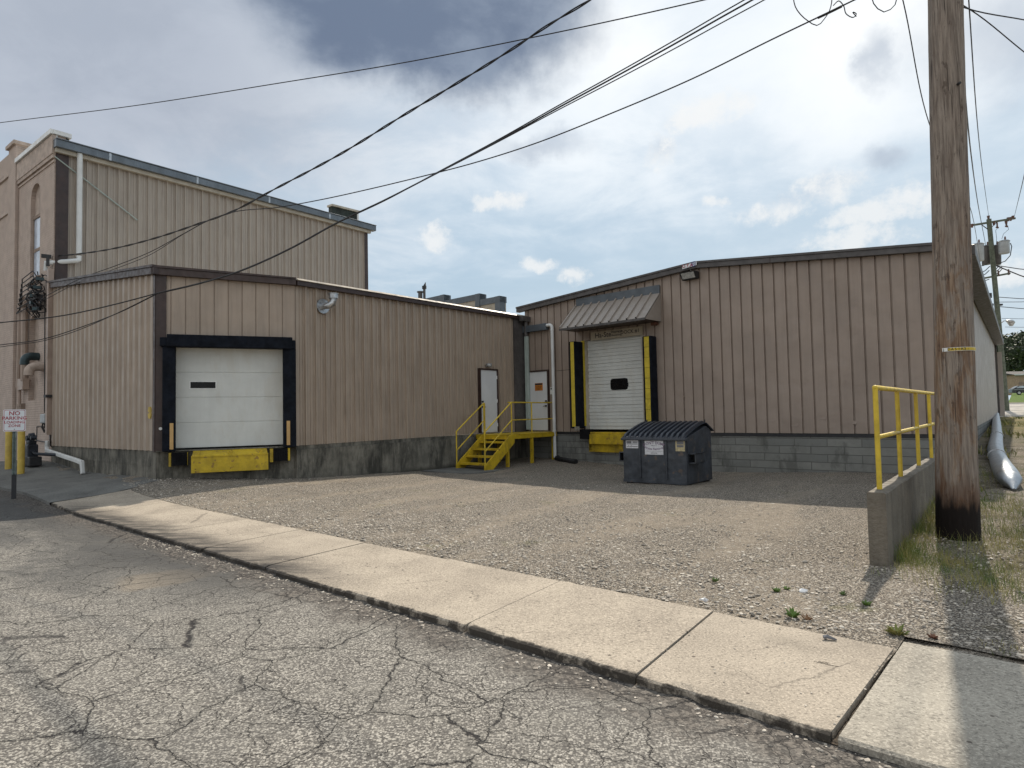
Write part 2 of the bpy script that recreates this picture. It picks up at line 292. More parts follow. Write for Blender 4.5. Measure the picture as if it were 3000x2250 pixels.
    c=k.mix(k.math('MULTIPLY',k.step(k.noise(k.vm('ADD',P,(5,5,5)),1.9,7,.7),.54,.66),.6),c,(.085,.105,.03))
    c=k.mix(k.step(tau,20,34,0,.75),c,k.mix(k.step(k.noise(P,.8,5),.4,.6),(.16,.16,.05),(.30,.25,.11)))
    c=k.mix(k.math('MULTIPLY',k.step(tau,43,44.5),k.step(tau,92,90)),c,k.mix(k.step(k.noise(P,.5,5),.40,.62),(.36,.34,.31),(.62,.58,.52)))
    c=k.mix(k.math('MULTIPLY',k.step(tau,90,91),k.step(tau,97,96)),c,(.17,.17,.16)); c=k.mix(k.step(tau,97,98),c,(.10,.155,.035))
    k.set(b.inputs['Base Color'],c); bumpn(k,b,k.math('ADD',h,k.math('MULTIPLY',k.noise(P,4,4),1.0)),.028,1.0)
    # pavement concrete
    def conc(name,c0,c1,dark,scuff):
        k,b,P=custom(name); b.inputs['Roughness'].default_value=.88; b.inputs['Specular IOR Level'].default_value=.25
        c=k.mix(k.step(k.noise(P,1.3,6,.62),.35,.66),c0,c1)
        c=k.mix(k.step(k.noise(P,70,2,.5),.52,.62,0,.55),c,tuple(v*1.5 for v in c1)); c=k.mix(k.step(k.noise(P,50,3,.6),.53,.64,0,.6),c,tuple(v*.45 for v in c0))
        c=k.mix(k.step(k.vor(P,5.5),.085,.05,0,.85),c,(.07,.055,.045))
        c=k.mix(k.step(k.noise(P,.7,7,.7),.54,.70,0,dark),c,tuple(v*.5 for v in c0))
        hc=warpv(k,P); he=k.vor(k.vm('MULTIPLY',hc,(1,1,0)),.62,'DISTANCE_TO_EDGE'); c=k.mix(k.math('MULTIPLY',k.math('MULTIPLY',k.step(he,.0045,.001),k.step(k.noise(P,.8,3),.50,.58)),.45),c,(.06,.05,.042))
        c=k.mix(k.step(k.noise(k.vm('ADD',P,(4,4,0)),2.4,8,.75),.56,.74,0,.45),c,tuple(v*.55 for v in c0))
        if scuff:
            q=k.vm('SUBTRACT',P,(float(KO[0]),float(KO[1]),0)); qq=k.vm('DOT_PRODUCT',q,(float(KD[0]),float(KD[1]),0)); mm=k.vm('DOT_PRODUCT',q,(float(KM[0]),float(KM[1]),0))
            sv=k.add('ShaderNodeCombineXYZ',{0:k.math('ADD',qq,k.math('MULTIPLY',mm,1.3)),1:k.math('MULTIPLY',mm,.5),2:0.0}).outputs[0]
            scn=k.step(k.noise(sv,3.2,8,.75),.36,.60); near=k.step(k.math('ADD',mm,k.math('MULTIPLY',k.math('SUBTRACT',k.noise(P,2.2,6,.7),.5),.6)),.72,.16)
            f=k.math('MULTIPLY',k.math('MULTIPLY',near,k.math('MULTIPLY',k.step(qq,3.9,5.8),k.step(qq,14.2,12.6))),k.math('ADD',.42,k.math('MULTIPLY',scn,.52)))
            c=k.mix(f,c,(.035,.032,.031))
            c=k.mix(k.math('MULTIPLY',k.step(k.math('ADD',mm,k.math('MULTIPLY',k.math('SUBTRACT',k.noise(P,6,5,.7),.5),.22)),.050,.010),.92),c,(.035,.030,.025))
        k.set(b.inputs['Base Color'],c); bumpn(k,b,k.math('ADD',k.noise(P,90,3,.6),k.math('MULTIPLY',k.noise(P,9,4),.7)),.006,.9)
    conc('pavement_warm',(.285,.245,.198),(.370,.320,.258),.40,True)
    conc('pavement_grey',(.27,.245,.205),(.345,.315,.265),.3,False)
    conc('apron_dark',(.105,.105,.10),(.155,.155,.145),.5,False)
    # stained board-formed foundation
    k,b,P=custom('foundation_stained'); b.inputs['Roughness'].default_value=.9
    c=k.mix(k.step(k.noise(P,2.2,6,.65),.35,.65),(.125,.117,.095),(.215,.20,.165))
    dv=k.vm('MULTIPLY',P,(1,1,.22)); n=k.math('ADD',k.math('MULTIPLY',k.noise(dv,2.0,7,.72,.3),.75),k.math('MULTIPLY',k.noise(dv,11,5,.7),.25))
    zz=k.add('ShaderNodeSeparateXYZ',{0:P}).outputs[2]
    c=k.mix(k.step(n,.42,.62,0,.84),c,(.022,.022,.018)); c=k.mix(k.step(k.math('ADD',zz,k.math('MULTIPLY',n,.5)),.34,.16,0,.8),c,(.025,.024,.018))
    c=k.mix(k.step(k.noise(k.vm('MULTIPLY',P,(1,1,.15)),9,3,.6),.66,.76,0,.35),c,(.36,.34,.30))
    k.set(b.inputs['Base Color'],c); bumpn(k,b,k.noise(P,18,5,.65),.02,.7)
    # block wall along the facade, coursing from its own axes
    def blocks(name,w,c1,c2,cm,bw,bh,mort,stain,scol,msm=.1):
        k,b,P=custom(name); b.inputs['Roughness'].default_value=.9
        s=k.vm('DOT_PRODUCT',P,(float(w.d[0]),float(w.d[1]),0)); z=k.add('ShaderNodeSeparateXYZ',{0:P}).outputs[2]
        v=k.add('ShaderNodeCombineXYZ',{0:s,1:z,2:0.0}).outputs[0]
        v=k.vm('ADD',v,k.vm('MULTIPLY',k.vm('SUBTRACT',k.noise(P,3,3,out=1),(.5,.5,.5)),(.02,.02,0)))
        t=k.add('ShaderNodeTexBrick',{'Vector':v,'Color1':c1,'Color2':c2,'Mortar':cm,'Scale':1.0,'Mortar Size':mort,'Mortar Smooth':msm,'Bias':0.0,'Brick Width':bw,'Row Height':bh})
        c=k.mix(k.step(k.noise(P,3,6,.65),.35,.65,0,.4),t.outputs[0],tuple(q*.6 for q in c1))
        c=k.mix(k.step(k.noise(k.vm('MULTIPLY',P,(1,1,.5)),1.6,7,.7),.50,.60,0,stain),c,scol)
        k.set(b.inputs['Base Color'],c); bumpn(k,b,k.math('SUBTRACT',k.math('MULTIPLY',k.noise(P,25,4),.35),k.math('MULTIPLY',t.outputs[1],1.0)),.012,.8)
    blocks('block_wall',FAC,(.235,.235,.215),(.165,.17,.16),(.11,.11,.10),.8,.2,.010,.5,(.07,.07,.062))
    blocks('painted_brick',BRK,(.50,.405,.345),(.485,.39,.33),(.38,.30,.25),.21,.072,.006,.12,(.20,.15,.12),.6)
    blocks('foundation_east',EAST,(.22,.22,.21),(.15,.155,.15),(.07,.07,.065),.8,.2,.012,.5,(.05,.06,.04))
    # weathered utility pole
    k,b,P=custom('pole_wood'); b.inputs['Roughness'].default_value=.85; b.inputs['Specular IOR Level'].default_value=.2
    z=k.add('ShaderNodeSeparateXYZ',{0:P}).outputs[2]
    sv=k.vm('MULTIPLY',P,(1,1,.05)); g1=k.noise(sv,38,6,.7); g2=k.noise(k.vm('MULTIPLY',P,(1,1,.28)),7,6,.7,.5)
    c=k.mix(k.step(g1,.30,.68),(.15,.12,.10),(.33,.28,.235))
    patch=k.step(g2,.44,.58); low=k.step(z,4.4,2.6,.08,1)
    c=k.mix(k.math('MULTIPLY',k.math('MULTIPLY',patch,low),.85),c,k.mix(k.step(g1,.4,.65),(.15,.085,.052),(.31,.215,.14)))
    c=k.mix(k.step(k.noise(k.vm('MULTIPLY',P,(1,1,.4)),11,4,.7),.58,.68,0,.65),c,(.065,.045,.035))
    c=k.mix(k.step(k.noise(k.vm('MULTIPLY',P,(1,1,.02)),60,3,.6),.60,.68,0,.8),c,(.045,.035,.03))
    zb=k.math('ADD',z,k.math('MULTIPLY',k.noise(k.vm('MULTIPLY',P,(1,1,.3)),8,4),.55))
    c=k.mix(k.step(zb,1.15,.80,0,.65),c,(.11,.055,.03)); c=k.mix(k.step(zb,.84,.66),c,(.016,.012,.011))
    k.set(b.inputs['Base Color'],c); bumpn(k,b,k.math('ADD',g1,k.math('MULTIPLY',k.noise(k.vm('MULTIPLY',P,(1,1,.02)),60,3,.6),-.6)),.02,1.0)
    # leaves and grass
    for nm,a_,b_ in (('grass_blades',(.085,.14,.022),(.36,.31,.11)),('weed_leaf',(.05,.12,.02),(.12,.19,.035)),('dry_weed',(.17,.08,.05),(.26,.16,.08)),('tree_leaf',(.018,.03,.012),(.045,.065,.022)),('bush_leaf',(.06,.11,.025),(.12,.17,.04))):
        k,b,P=custom(nm); b.inputs['Roughness'].default_value=.7
        k.set(b.inputs['Base Color'],k.mix(k.step(k.noise(P,3.0 if 'grass' in nm else 1.2,4),.36,.64),a_,b_))
        b.inputs['Transmission Weight'].default_value=0.0; b.inputs['Subsurface Weight'].default_value=0.0
    k,b,P=custom('stones'); b.inputs['Roughness'].default_value=.9
    r=k.add('ShaderNodeNewGeometry').outputs['Random Per Island']
    k.set(b.inputs['Base Color'],k.ramp(r,[(0,(.16,.145,.125)),(.4,(.34,.305,.26)),(.8,(.46,.41,.345)),(1,(.60,.55,.47))]))
mats_ground()
# ------------------------------------------------------------------ mesh building
class MB:
    def __init__(s): s.v=[]; s.f=[]
    def poly(s,vs,fs): o=len(s.v); s.v+= [tuple(map(float,q)) for q in vs]; s.f+=[tuple(i+o for i in f) for f in fs]; return s
    def hexa(s,p): return s.poly(p,[(0,3,2,1),(4,5,6,7),(0,1,5,4),(1,2,6,5),(2,3,7,6),(3,0,4,7)])
    def box(s,x0,x1,y0,y1,z0,z1): return s.hexa([(x0,y0,z0),(x1,y0,z0),(x1,y1,z0),(x0,y1,z0),(x0,y0,z1),(x1,y0,z1),(x1,y1,z1),(x0,y1,z1)])
    def wb(s,w,s0,s1,z0,z1,o0,o1):  # box on a wall frame
        z0a,z0b=z0 if hasattr(z0,'__len__') else (z0,z0); z1a,z1b=z1 if hasattr(z1,'__len__') else (z1,z1)
        return s.hexa([w.P(s0,z0a,o0),w.P(s0,z0a,o1),w.P(s1,z0b,o1),w.P(s1,z0b,o0),w.P(s0,z1a,o0),w.P(s0,z1a,o1),w.P(s1,z1b,o1),w.P(s1,z1b,o0)])
    def rb(s,c,sx,sy,sz,rz=0,tilt=None):  # rotated box centred on c
        R=Matrix.Rotation(rz,3,'Z'); 
        if tilt: R=R@Matrix.Rotation(tilt[0],3,'X')@Matrix.Rotation(tilt[1],3,'Y')
        return s.hexa([tuple(Vector(c)+R@Vector((a*sx/2,b*sy/2,d*sz/2))) for d in(-1,1) for a,b in((-1,-1),(1,-1),(1,1),(-1,1))])
    def bar(s,p0,p1,wd,ht,up=(0,0,1)):  # rectangular bar between points
        p0,p1=Vector(p0),Vector(p1); d=(p1-p0).normalized(); r=d.cross(Vector(up)); 
        if r.length<1e-4: r=Vector((1,0,0))
        r.normalize(); u=r.cross(d).normalized(); r*=wd/2; u*=ht/2
        return s.hexa([tuple(q) for q in (p0-r-u,p0+r-u,p0+r+u,p0-r+u,p1-r-u,p1+r-u,p1+r+u,p1-r+u)])
    def tube(s,pts,r,seg=10,caps=True,flat=1.0):
        pts=[Vector(map(float,p)) for p in pts]; rs=r if hasattr(r,'__len__') else [r]*len(pts); o=len(s.v); up=None
        for i,p in enumerate(pts):
            d=(pts[min(i+1,len(pts)-1)]-pts[max(i-1,0)]).normalized()
            if up is None: up=Vector((0,0,1)) if abs(d.z)<.9 else Vector((1,0,0))
            a=d.cross(up).normalized(); b=a.cross(d).normalized(); up=b
            for j in range(seg): t=2*math.pi*j/seg; s.v.append(tuple(p+(a*math.cos(t)+b*math.sin(t)*flat)*rs[i]))
        for i in range(len(pts)-1):
            for j in range(seg): s.f.append((o+i*seg+j,o+i*seg+(j+1)%seg,o+(i+1)*seg+(j+1)%seg,o+(i+1)*seg+j))
        if caps: s.f.append(tuple(o+j for j in range(seg))[::-1]); s.f.append(tuple(o+(len(pts)-1)*seg+j for j in range(seg)))
        return s
    def sphere(s,c,r,n=8,sz=1.0):
        o=len(s.v); c=Vector(c)
        for i in range(1,n): 
            for j in range(n*2): th=math.pi*i/n; ph=math.pi*j/n; s.v.append((c.x+r*math.sin(th)*math.cos(ph),c.y+r*math.sin(th)*math.sin(ph),c.z+r*sz*math.cos(th)))
        t=len(s.v); s.v.append((c.x,c.y,c.z+r*sz)); s.v.append((c.x,c.y,c.z-r*sz)); m=n*2
        for i in range(n-2):
            for j in range(m): s.f.append((o+i*m+j,o+(i+1)*m+j,o+(i+1)*m+(j+1)%m,o+i*m+(j+1)%m))
        for j in range(m): s.f.append((t,o+j,o+(j+1)%m)); s.f.append((t+1,o+(n-2)*m+(j+1)%m,o+(n-2)*m+j))
        return s
ROOT={}
def _obj(name,mb,m,parent=None,label=None,smooth=False,bevel=0.0):
    loc=ROOT[parent.name] if parent is not None else Vector((0,0,0))
    if parent is None and mb.v:
        a=np.array(mb.v); loc=Vector((float(a[:,0].mean()),float(a[:,1].mean()),float(a[:,2].min())))
    me=bpy.data.meshes.new(name); me.from_pydata([tuple(Vector(v)-loc) for v in mb.v],[],mb.f); me.update()
    me.materials.append(MATS[m]); o=bpy.data.objects.new(name,me); sc.collection.objects.link(o)
    if smooth: me.polygons.foreach_set('use_smooth',[True]*len(me.polygons)); me.set_sharp_from_angle(angle=math.radians(42))
    if parent is None: o.location=loc
    else: o.parent=parent
    if bevel: b=o.modifiers.new('bevel','BEVEL'); b.width=bevel; b.segments=2; b.limit_method='ANGLE'
    if label: o['label']=label
    ROOT[o.name]=loc; return o
SEP={'hinge_pin','leveller_arm','bolt','rib','bumper_plate','gutter_strap','trim_joint','pipe_collar','insulator','splice_case','regulator','door_jamb','cable_clamps','brace','vent_joint','top_wire'}
def obj(name,mb,m,parent=None,label=None,smooth=False,bevel=0.0):
    if name not in SEP: return _obj(name,mb,m,parent,label,smooth,bevel)
    par=list(range(len(mb.v)))
    def fd(a):
        while par[a]!=a: par[a]=par[par[a]]; a=par[a]
        return a
    for f in mb.f:
        for q in f[1:]: par[fd(q)]=fd(f[0])
    gs={}
    for f in mb.f: gs.setdefault(fd(f[0]),[]).append(f)
    out=None
    for fs in gs.values():
        ids=sorted({q for f in fs for q in f}); ix={q:i for i,q in enumerate(ids)}
        out=_obj(name,MB().poly([mb.v[q] for q in ids],[tuple(ix[q] for q in f) for f in fs]),m,parent,label,smooth,bevel)
    return out
def tag(o,label,cat,group=None): 
    o['label']=label; o['category']=cat
    if group: o['group']=group
    return o
def thing(name,label,cat,loc,group=None):
    o=bpy.data.objects.new(name,None); sc.collection.objects.link(o); o.location=tuple(map(float,loc)); o.empty_display_size=.2; ROOT[o.name]=Vector(tuple(map(float,loc))); return tag(o,label,cat,group)
def struct(name,mb,m,kind='structure',smooth=False): o=obj(name,mb,m,smooth=smooth); o['kind']=kind; return o
def text_mb(txt,size,origin,xd,up,align='CENTER',depth=.003,arc=0.0):
    cu=bpy.data.curves.new('t','FONT'); cu.body=txt; cu.size=size; cu.align_x=align; cu.align_y='CENTER'; cu.resolution_u=2; cu.offset=size*.012
    o=bpy.data.objects.new('t',cu); sc.collection.objects.link(o); bpy.context.view_layer.update()
    me=bpy.data.meshes.new_from_object(o.evaluated_get(bpy.context.evaluated_depsgraph_get())); mb=MB()
    O=Vector(origin); X=Vector(xd).normalized(); U=Vector(up).normalized(); vs=[]
    for v in me.vertices:
        y=v.co.y-(arc*v.co.x*v.co.x if arc else 0); vs.append(tuple(O+X*v.co.x+U*y))
    mb.poly(vs,[tuple(p.vertices) for p in me.polygons])
    bpy.data.objects.remove(o); bpy.data.meshes.remove(me); bpy.data.curves.remove(cu); return mb
def wtext(w,txt,size,s,z,off,**kw): return text_mb(txt,size,w.P(s,z,off),(w.d[0],w.d[1],0),(0,0,1),**kw)
PROF={'r':[(0,0),(.254,0),(.259,-.045),(.297,-.045)],'corr':[(0,0),(.12,0),(.16,.045),(.25,.045),(.29,0)],'flat':[(0,0),(.28,0),(.284,-.022),(.298,-.022)],
      'std':[(0,0),(.075,0),(.08,-.014),(.11,-.014),(.115,0),(.16,0),(.165,-.014),(.195,-.014),(.20,0),(.235,0),(.243,.05),(.283,.05)]}
def siding(mb,w,s0,s1,zb,zt,prof='std',pitch=.305,o=0.0):
    pts=[s0]; base=PROF[prof]; sc_=pitch/.305; k=math.floor(s0/pitch)-1
    def off(t):
        u=(t%pitch)/sc_; q=base+[(.305,0)]
        for (a,b),(c,d) in zip(q,q[1:]):
            if a<=u<=c: return b+(d-b)*(u-a)/max(1e-6,c-a)
        return 0
    while k*pitch<s1:
        for a,_ in base: 
            t=k*pitch+a*sc_
            if s0<t<s1: pts.append(t)
        k+=1
    for kk in getattr(zt,'kinks',()):
        if s0<kk<s1: pts.append(kk)
    pts.append(s1); pts=sorted(pts); n=len(pts); f0=zb if callable(zb) else (lambda t:zb); f1=zt if callable(zt) else (lambda t:zt)
    vs=[w.P(t,f0(t),o+off(t+1e-6)) for t in pts]+[w.P(t,f1(t),o+off(t+1e-6)) for t in pts]
    mb.poly(vs,[(i,i+1,n+i+1,n+i) for i in range(n-1)]); return mb
def lin(*pts):
    xs=[p[0] for p in pts]; ys=[p[1] for p in pts]
    f=lambda t: float(np.interp(t,xs,ys)); 
    class F:
        kinks=tuple(xs[1:-1])
        def __call__(s,t): return f(t)
    return F()
exec_parts=[]
# ------------------------------------------------------------------ ground
def build_ground():
    far=MB(); far.poly([(-900,-900,-1.2),(900,-900,-1.2),(900,900,-1.2),(-900,900,-1.2)],[(0,1,2,3)]); struct('ground',far,'verge')
    def grid(q0,q1,m0,m1,st,zf,keep=None):
        mb=MB(); nq=int((q1-q0)/st)+1; nm=int((m1-m0)/st)+1; idx={}
        for i in range(nq+1):
            for j in range(nm+1):
                p=qm(q0+(q1-q0)*i/nq,m0+(m1-m0)*j/nm); idx[i,j]=len(mb.v); mb.v.append((float(p[0]),float(p[1]),zf(p[0],p[1])))
        for i in range(nq):
            for j in range(nm):
                c=qm(q0+(q1-q0)*(i+.5)/nq,m0+(m1-m0)*(j+.5)/nm)
                if keep is None or keep(c): mb.f.append((idx[i,j],idx[i,j+1],idx[i+1,j+1],idx[i+1,j]))
        return mb
    rw=Wall((3.60,6.62),(3.60+VD[0],6.62+VD[1]))
    struct('gravel_lot',grid(-12,44,.9,34,.28,lambda x,y:G(x,y)-.012+(.014 if (np.array([x,y])-KO)@KM>1.5 else 0)+rng.normal(0,.006),lambda c: rw.so(c)[1]<(.15 if rw.so(c)[0]>.3 else 2.2) and not ((c-KO)@KD<.1 and (c-KO)@KM<1.78)),'gravel',smooth=True)
    road=struct('road',grid(-14,60,-30,.10,.4,lambda x,y:G(x,y)-.052),'asphalt',smooth=True)
    # verge: strips fanned out from the retaining wall line to the far hill
    mb=MB(); ts=[-4,-3,-2,-1,0]+[x*.35 for x in range(1,80)]+[28+i*1.5 for i in range(60)]+[120+i*12 for i in range(60)]
    ws=[-.05,.06]+[0.06+.3*i for i in range(1,30)]+[9+2.0*i for i in range(20)]+[50,70,100,150,220,320,450]
    for t in ts:
        for w in ws:
            x,y=rw.a+rw.d*t+rw.n*w; z=ZS(x,y)
            mk0=float((np.array([x,y])-KO)@KM)
            if t<3: z+= .035*math.sin(x*2.1)*math.sin(y*1.7)*max(0,min(1,(t+1.4)))*max(0,min(1,(mk0-1.9)/.5))
            # bank falls to the pavement
            mk=float((np.array([x,y])-KO)@KM); z-=.042*max(0,min(1,(1.74-mk)/.25))
            mb.v.append((float(x),float(y),z-.006+(rng.normal(0,.008) if t<20 and w<9 else 0)))
    nw=len(ws)
    for i in range(len(ts)-1):
        for j in range(nw-1):
            c=(np.array(mb.v[i*nw+j][:2])+np.array(mb.v[(i+1)*nw+j+1][:2]))/2
            if (c-KO)@KM>1.1: mb.f.append((i*nw+j,(i+1)*nw+j,(i+1)*nw+j+1,i*nw+j+1))
    struct('verge_ground',mb,'verge',smooth=True)
    # pavement slabs between kerb line and lot
    def slab(name,q0,q1,m0,m1,dz,material,jag=.0,q0b=None,q1b=None):
        mb=MB(); n=max(2,int((q1-q0)/.06)); rows=[m0,m0+.02,m0+.08,m0+.3,(m0+m1)/2,m1-.06,m1]; V=[]; chips=set(rng.integers(0,n//3+1,2)) if jag>.01 else ()
        q0b=q0 if q0b is None else q0b; q1b=q1 if q1b is None else q1b; ch=0
        for i in range(n+1):
            u=i/n; ch=ch*.6+rng.normal(0,1)*.4; e=jag*abs(ch)*1.0+ (jag*1.5*math.sin(math.pi*((i%3)+1)/4) if (i//3) in chips else 0)
            be=rng.normal(0,.006)
            for r,m in enumerate(rows):
                v=(m-m0)/(m1-m0); q=(q0+(q1-q0)*u)*(1-v)+(q0b+(q1b-q0b)*u)*v; mm=m+(e if r<3 else 0)*(1-.3*r)+(be if r==len(rows)-1 else 0)
                p=qm(q,mm); z=G(p[0],p[1])+dz-(.012 if r==0 else 0)-(.3*e if r<2 else 0); V.append((p[0],p[1],z))
        nr=len(rows); fs=[(i*nr+j,i*nr+j+1,(i+1)*nr+j+1,(i+1)*nr+j) for i in range(n) for j in range(nr-1)]
        o=len(V); low=[]
        for i in range(n+1): a=V[i*nr]; V.append((a[0],a[1],a[2]-.16)); 
        fs+=[(i*nr,(i+1)*nr,o+i+1,o+i) for i in range(n)]
        o2=len(V)
        for j in range(nr): V.append((V[j][0],V[j][1],V[j][2]-.16))
        fs+=[(j,o2+j,o2+j+1,j+1) for j in range(nr-1)]
        o3=len(V)
        for j in range(nr): a=V[n*nr+j]; V.append((a[0],a[1],a[2]-.16))
        fs+=[(n*nr+j+1,o3+j+1,o3+j,n*nr+j) for j in range(nr-1)]
        mb.poly(V,fs); s=struct(name,mb,material); return s
    js=[(0.03,.05),(1.13,1.31),(2.62,2.83),(4.2,4.37),(5.75,5.95),(7.3,7.5),(8.9,9.1),(10.5,10.7),(12.1,12.35),(14.15,14.38)]
    for i,(a,b) in enumerate(zip(js,js[1:])):
        if i==0: a=(a[0],a[1])
        slab('pavement',a[0]+.006,b[0]-.006,0,1.47,rng.normal(0,.003),'pavement_warm',jag=.022,q0b=a[1]+.006,q1b=b[1]-.006)
    for a,b in ((-5.2,-3.6),(-3.59,-1.9),(-1.89,.0)): slab('pavement',a,b,.0,1.66,-.008,'pavement_grey',jag=.006,q1b=b+.035 if b>-.1 else None)
    # dirt in the wide open joint
    mb=MB(); 
    for i in range(60):
        u=i/59; w=.09; 
        for s in(-1,1): q=qm(.0+s*w-.004+.02*u,1.52*u); mb.v.append((q[0],q[1],G(*q)-.045+rng.normal(0,.003)))
        if i: o=len(mb.v)-4; mb.f.append((o,o+1,o+3,o+2))
    struct('joint_dirt',mb,'joint_soil','stuff')
    # dark drive apron at the left, running up to the buildings
    mb=MB(); gb=qm(14.2,1.4); e=on(G,470,1404); eq=(e[:2]-KO)@KD; em=(e[:2]-KO)@KM
    rows=[.0,.4,.8,1.2,1.6,2.0,2.6,3.2,4,5,6,8,10,14,20]; n=60
    for m in rows:
        qb=14.17+(.2)*m/1.47 if m<1.5 else float(np.interp(m,[1.5,em,em+.4,20],[14.4,eq,eq,eq]))
        for i in range(n+1): p=qm(qb+(50-qb)*(i/n)**1.5,m); mb.v.append((p[0],p[1],G(*p)+.006))
    for j in range(len(rows)-1):
        for i in range(n): o=j*(n+1)+i; mb.f.append((o,o+1,o+n+2,o+n+1))
    struct('apron',mb,'apron_dark',smooth=True)
    mb=MB(); 
    for i in range(40):
        p=qm(14.2+i*.8,0); z=G(*p)+.006; p2=qm(14.2+i*.8,.0); mb.v+=[(p[0],p[1],z),(p[0],p[1],z-.14)]
        if i: o=len(mb.v)-4; mb.f.append((o,o+2,o+3,o+1))
    struct('kerb_face',mb,'apron_dark')
build_ground()
# ------------------------------------------------------------------ low corrugated building with the big dock door
def door_leaf(root,w,s0,s1,z0,z1,off,hinge_right,name='door'):
    mb=MB(); t=.05
    mb.wb(w,s0-t,s0,z0,z1+t,.0,off+.03).wb(w,s1,s1+t,z0,z1+t,0,off+.03).wb(w,s0,s1,z1,z1+t,0,off+.03)
    fr=obj('door_frame',mb,'trim_brown',root)
    d=obj(name,MB().wb(w,s0+.006,s1-.006,z0+.01,z1-.006,0,off),'white_door',root,bevel=.004)
    sh=s0+.07 if hinge_right else s1-.07
    obj('deadbolt',MB().tube([w.P(sh,z0+1.03,off),w.P(sh,z0+1.03,off+.05)],.03),'dark_metal',d)
    mb=MB(); mb.tube([w.P(sh,z0+.86,off),w.P(sh,z0+.86,off+.06)],.028).bar(w.P(sh,z0+.86,off+.055),w.P(sh+(.11 if hinge_right else -.11),z0+.85,off+.055),.02,.02)
    obj('handle',mb,'dark_metal',d)
    hs=s1-.012 if hinge_right else s0+.012
    for hz in (.25,1.05,1.85): obj('hinge',MB().tube([w.P(hs,z0+hz-.055,off+.012),w.P(hs,z0+hz+.055,off+.012)],.014,8),'white_metal',d)
    return d
def build_low():
    T=thing('low_warehouse','low tan corrugated metal building with a white dock door in a black seal','building',(B[0],B[1],.27))
    tA=AB.px(151,845)[1]; tB=AB.px(457,806)[1]; tC=BC.px(872,836.5)[1]; tD=CD.px(1500,932)[1]
    z1=lin((0,tA),(AB.L,tB)); z2=lin((0,tB),(BC.L,tC)); z3=lin((0,tC),(CD.L,tD)); zb3=lin((0,.9),(CD.L,.965))
    obj('wall_siding',siding(MB(),AB,.05,AB.L,.9,z1,'corr',.333),'siding_low',T)
    # dock opening on BC
    (a,zt),(b,_)=BC.px(512,1016),BC.px(830,1018); a0=a-.02; b0=b+.02; zo=3.33
    mb=MB(); siding(mb,BC,0,a0-.05,.9,z2,'flat'); siding(mb,BC,a0-.05,b0+.05,zo,z2,'flat'); siding(mb,BC,b0+.05,BC.L,.9,z2,'flat'); obj('wall_siding',mb,'siding_flat',T)
    obj('wall_siding',siding(MB(),CD,0,CD.L-.02,zb3,z3,'std'),'siding_low',T)
    # foundations
    mb=MB(); mb.wb(AB,0,AB.L-.02,-.4,.895,-.25,-.01).wb(AB,.02,AB.L-.3,.55,.6,-.02,-.004); obj('foundation',mb,'foundation_stained',T)
    mb=MB(); mb.wb(BC,-.0,BC.L-.04,-.4,.87,-.25,-.02).wb(BC,.0,BC.L,.874,.895,-.2,.06); obj('foundation',mb,'foundation_stained',T)
    mb=MB(); mb.wb(CD,-.02,CD.L,-.4,(.80,.87),-.25,.05).wb(CD,-.02,CD.L,(.803,.873),(.895,.96),-.2,.015); obj('foundation',mb,'foundation_stained',T)
    # corner and eave trims
    mb=MB(); mb.wb(AB,AB.L-.07,AB.L+.03,.88,tB+.02,.0,.05).wb(BC,-.01,.20,.88,tB+.02,0,.05); obj('corner_trim',mb,'trim_brown',T)
    obj('corner_trim',MB().wb(AB,-.05,.05,.88,tA+.02,.0,.05),'trim_brown',T)
    obj('corner_trim',MB().wb(CD,CD.px(1505,1100)[0],CD.L-.03,.93,tD+.02,.0,.06),'trim_grey',T)
    mb=MB(); mb.wb(AB,-.12,AB.L+.14,(tA-.01,tB-.01),(tA+.13,tB+.14),-.05,.13).wb(AB,-.12,AB.L+.14,(tA+.135,tB+.145),(tA+.19,tB+.20),-.05,.16); obj('eave_trim',mb,'trim_brown',T)
    mb=MB(); mb.wb(BC,-.10,BC.L+.0,(tB-.01,tC-.01),(tB+.14,tC+.13),-.05,.13).wb(BC,-.10,BC.L+.0,(tB+.145,tC+.135),(tB+.20,tC+.17),-.05,.16); obj('eave_trim',mb,'trim_brown',T)
    mb=MB(); mb.wb(CD,-.03,CD.L+.05,(tC-.01,tD-.01),(tC+.11,tD+.09),-.05,.13); obj('eave_trim',mb,'trim_brown',T)
    mb=MB(); n=CD.L+.05
    mb.poly([CD.P(-.03,tC+.112,.17),CD.P(n,tD+.092,.17),CD.P(n,tD+.15,.10),CD.P(-.03,tC+.165,.10),CD.P(-.03,tC+.105,.13),CD.P(n,tD+.085,.13)],[(0,1,2,3),(0,4,5,1)]); obj('drip_edge',mb,'trim_bright',T)
    # roof
    T2=TALL.P(TALL.L,0); q=[(*A,tA+.17),(*B,tB+.17),(*C_,tC+.15),(*D_,tD+.15)]; qx=CD.P(CD.L,0); 
    bk=(FAC.a-FAC.d*11.2); z_=tA+.1
    obj('roof',MB().poly([q[0],q[1],q[2],q[3],(bk[0],bk[1],tA+.05),(T2[0],T2[1],tA+.1)],[(0,1,2,3,4,5)]),'roof_metal',T)
    # dock door: panels, window
    s0,s1=a0+.02,b0-.02; zb,zt=.935,3.30; h=(zt-zb)/4; mb=MB(); r=-.16
    for i in range(4): mb.wb(BC,s0,s1,zb+i*h+.006,zb+(i+1)*h-.006,r-.05,r)
    mb.wb(BC,s0,s1,zb,zt,r-.06,r-.012)
    dd=obj('dock_door',mb,'white_panel',T,bevel=.003)
    (wa,wz1),(wb_,wz0)=BC.px(556.5,1118),BC.px(631,1136.5); mb=MB()
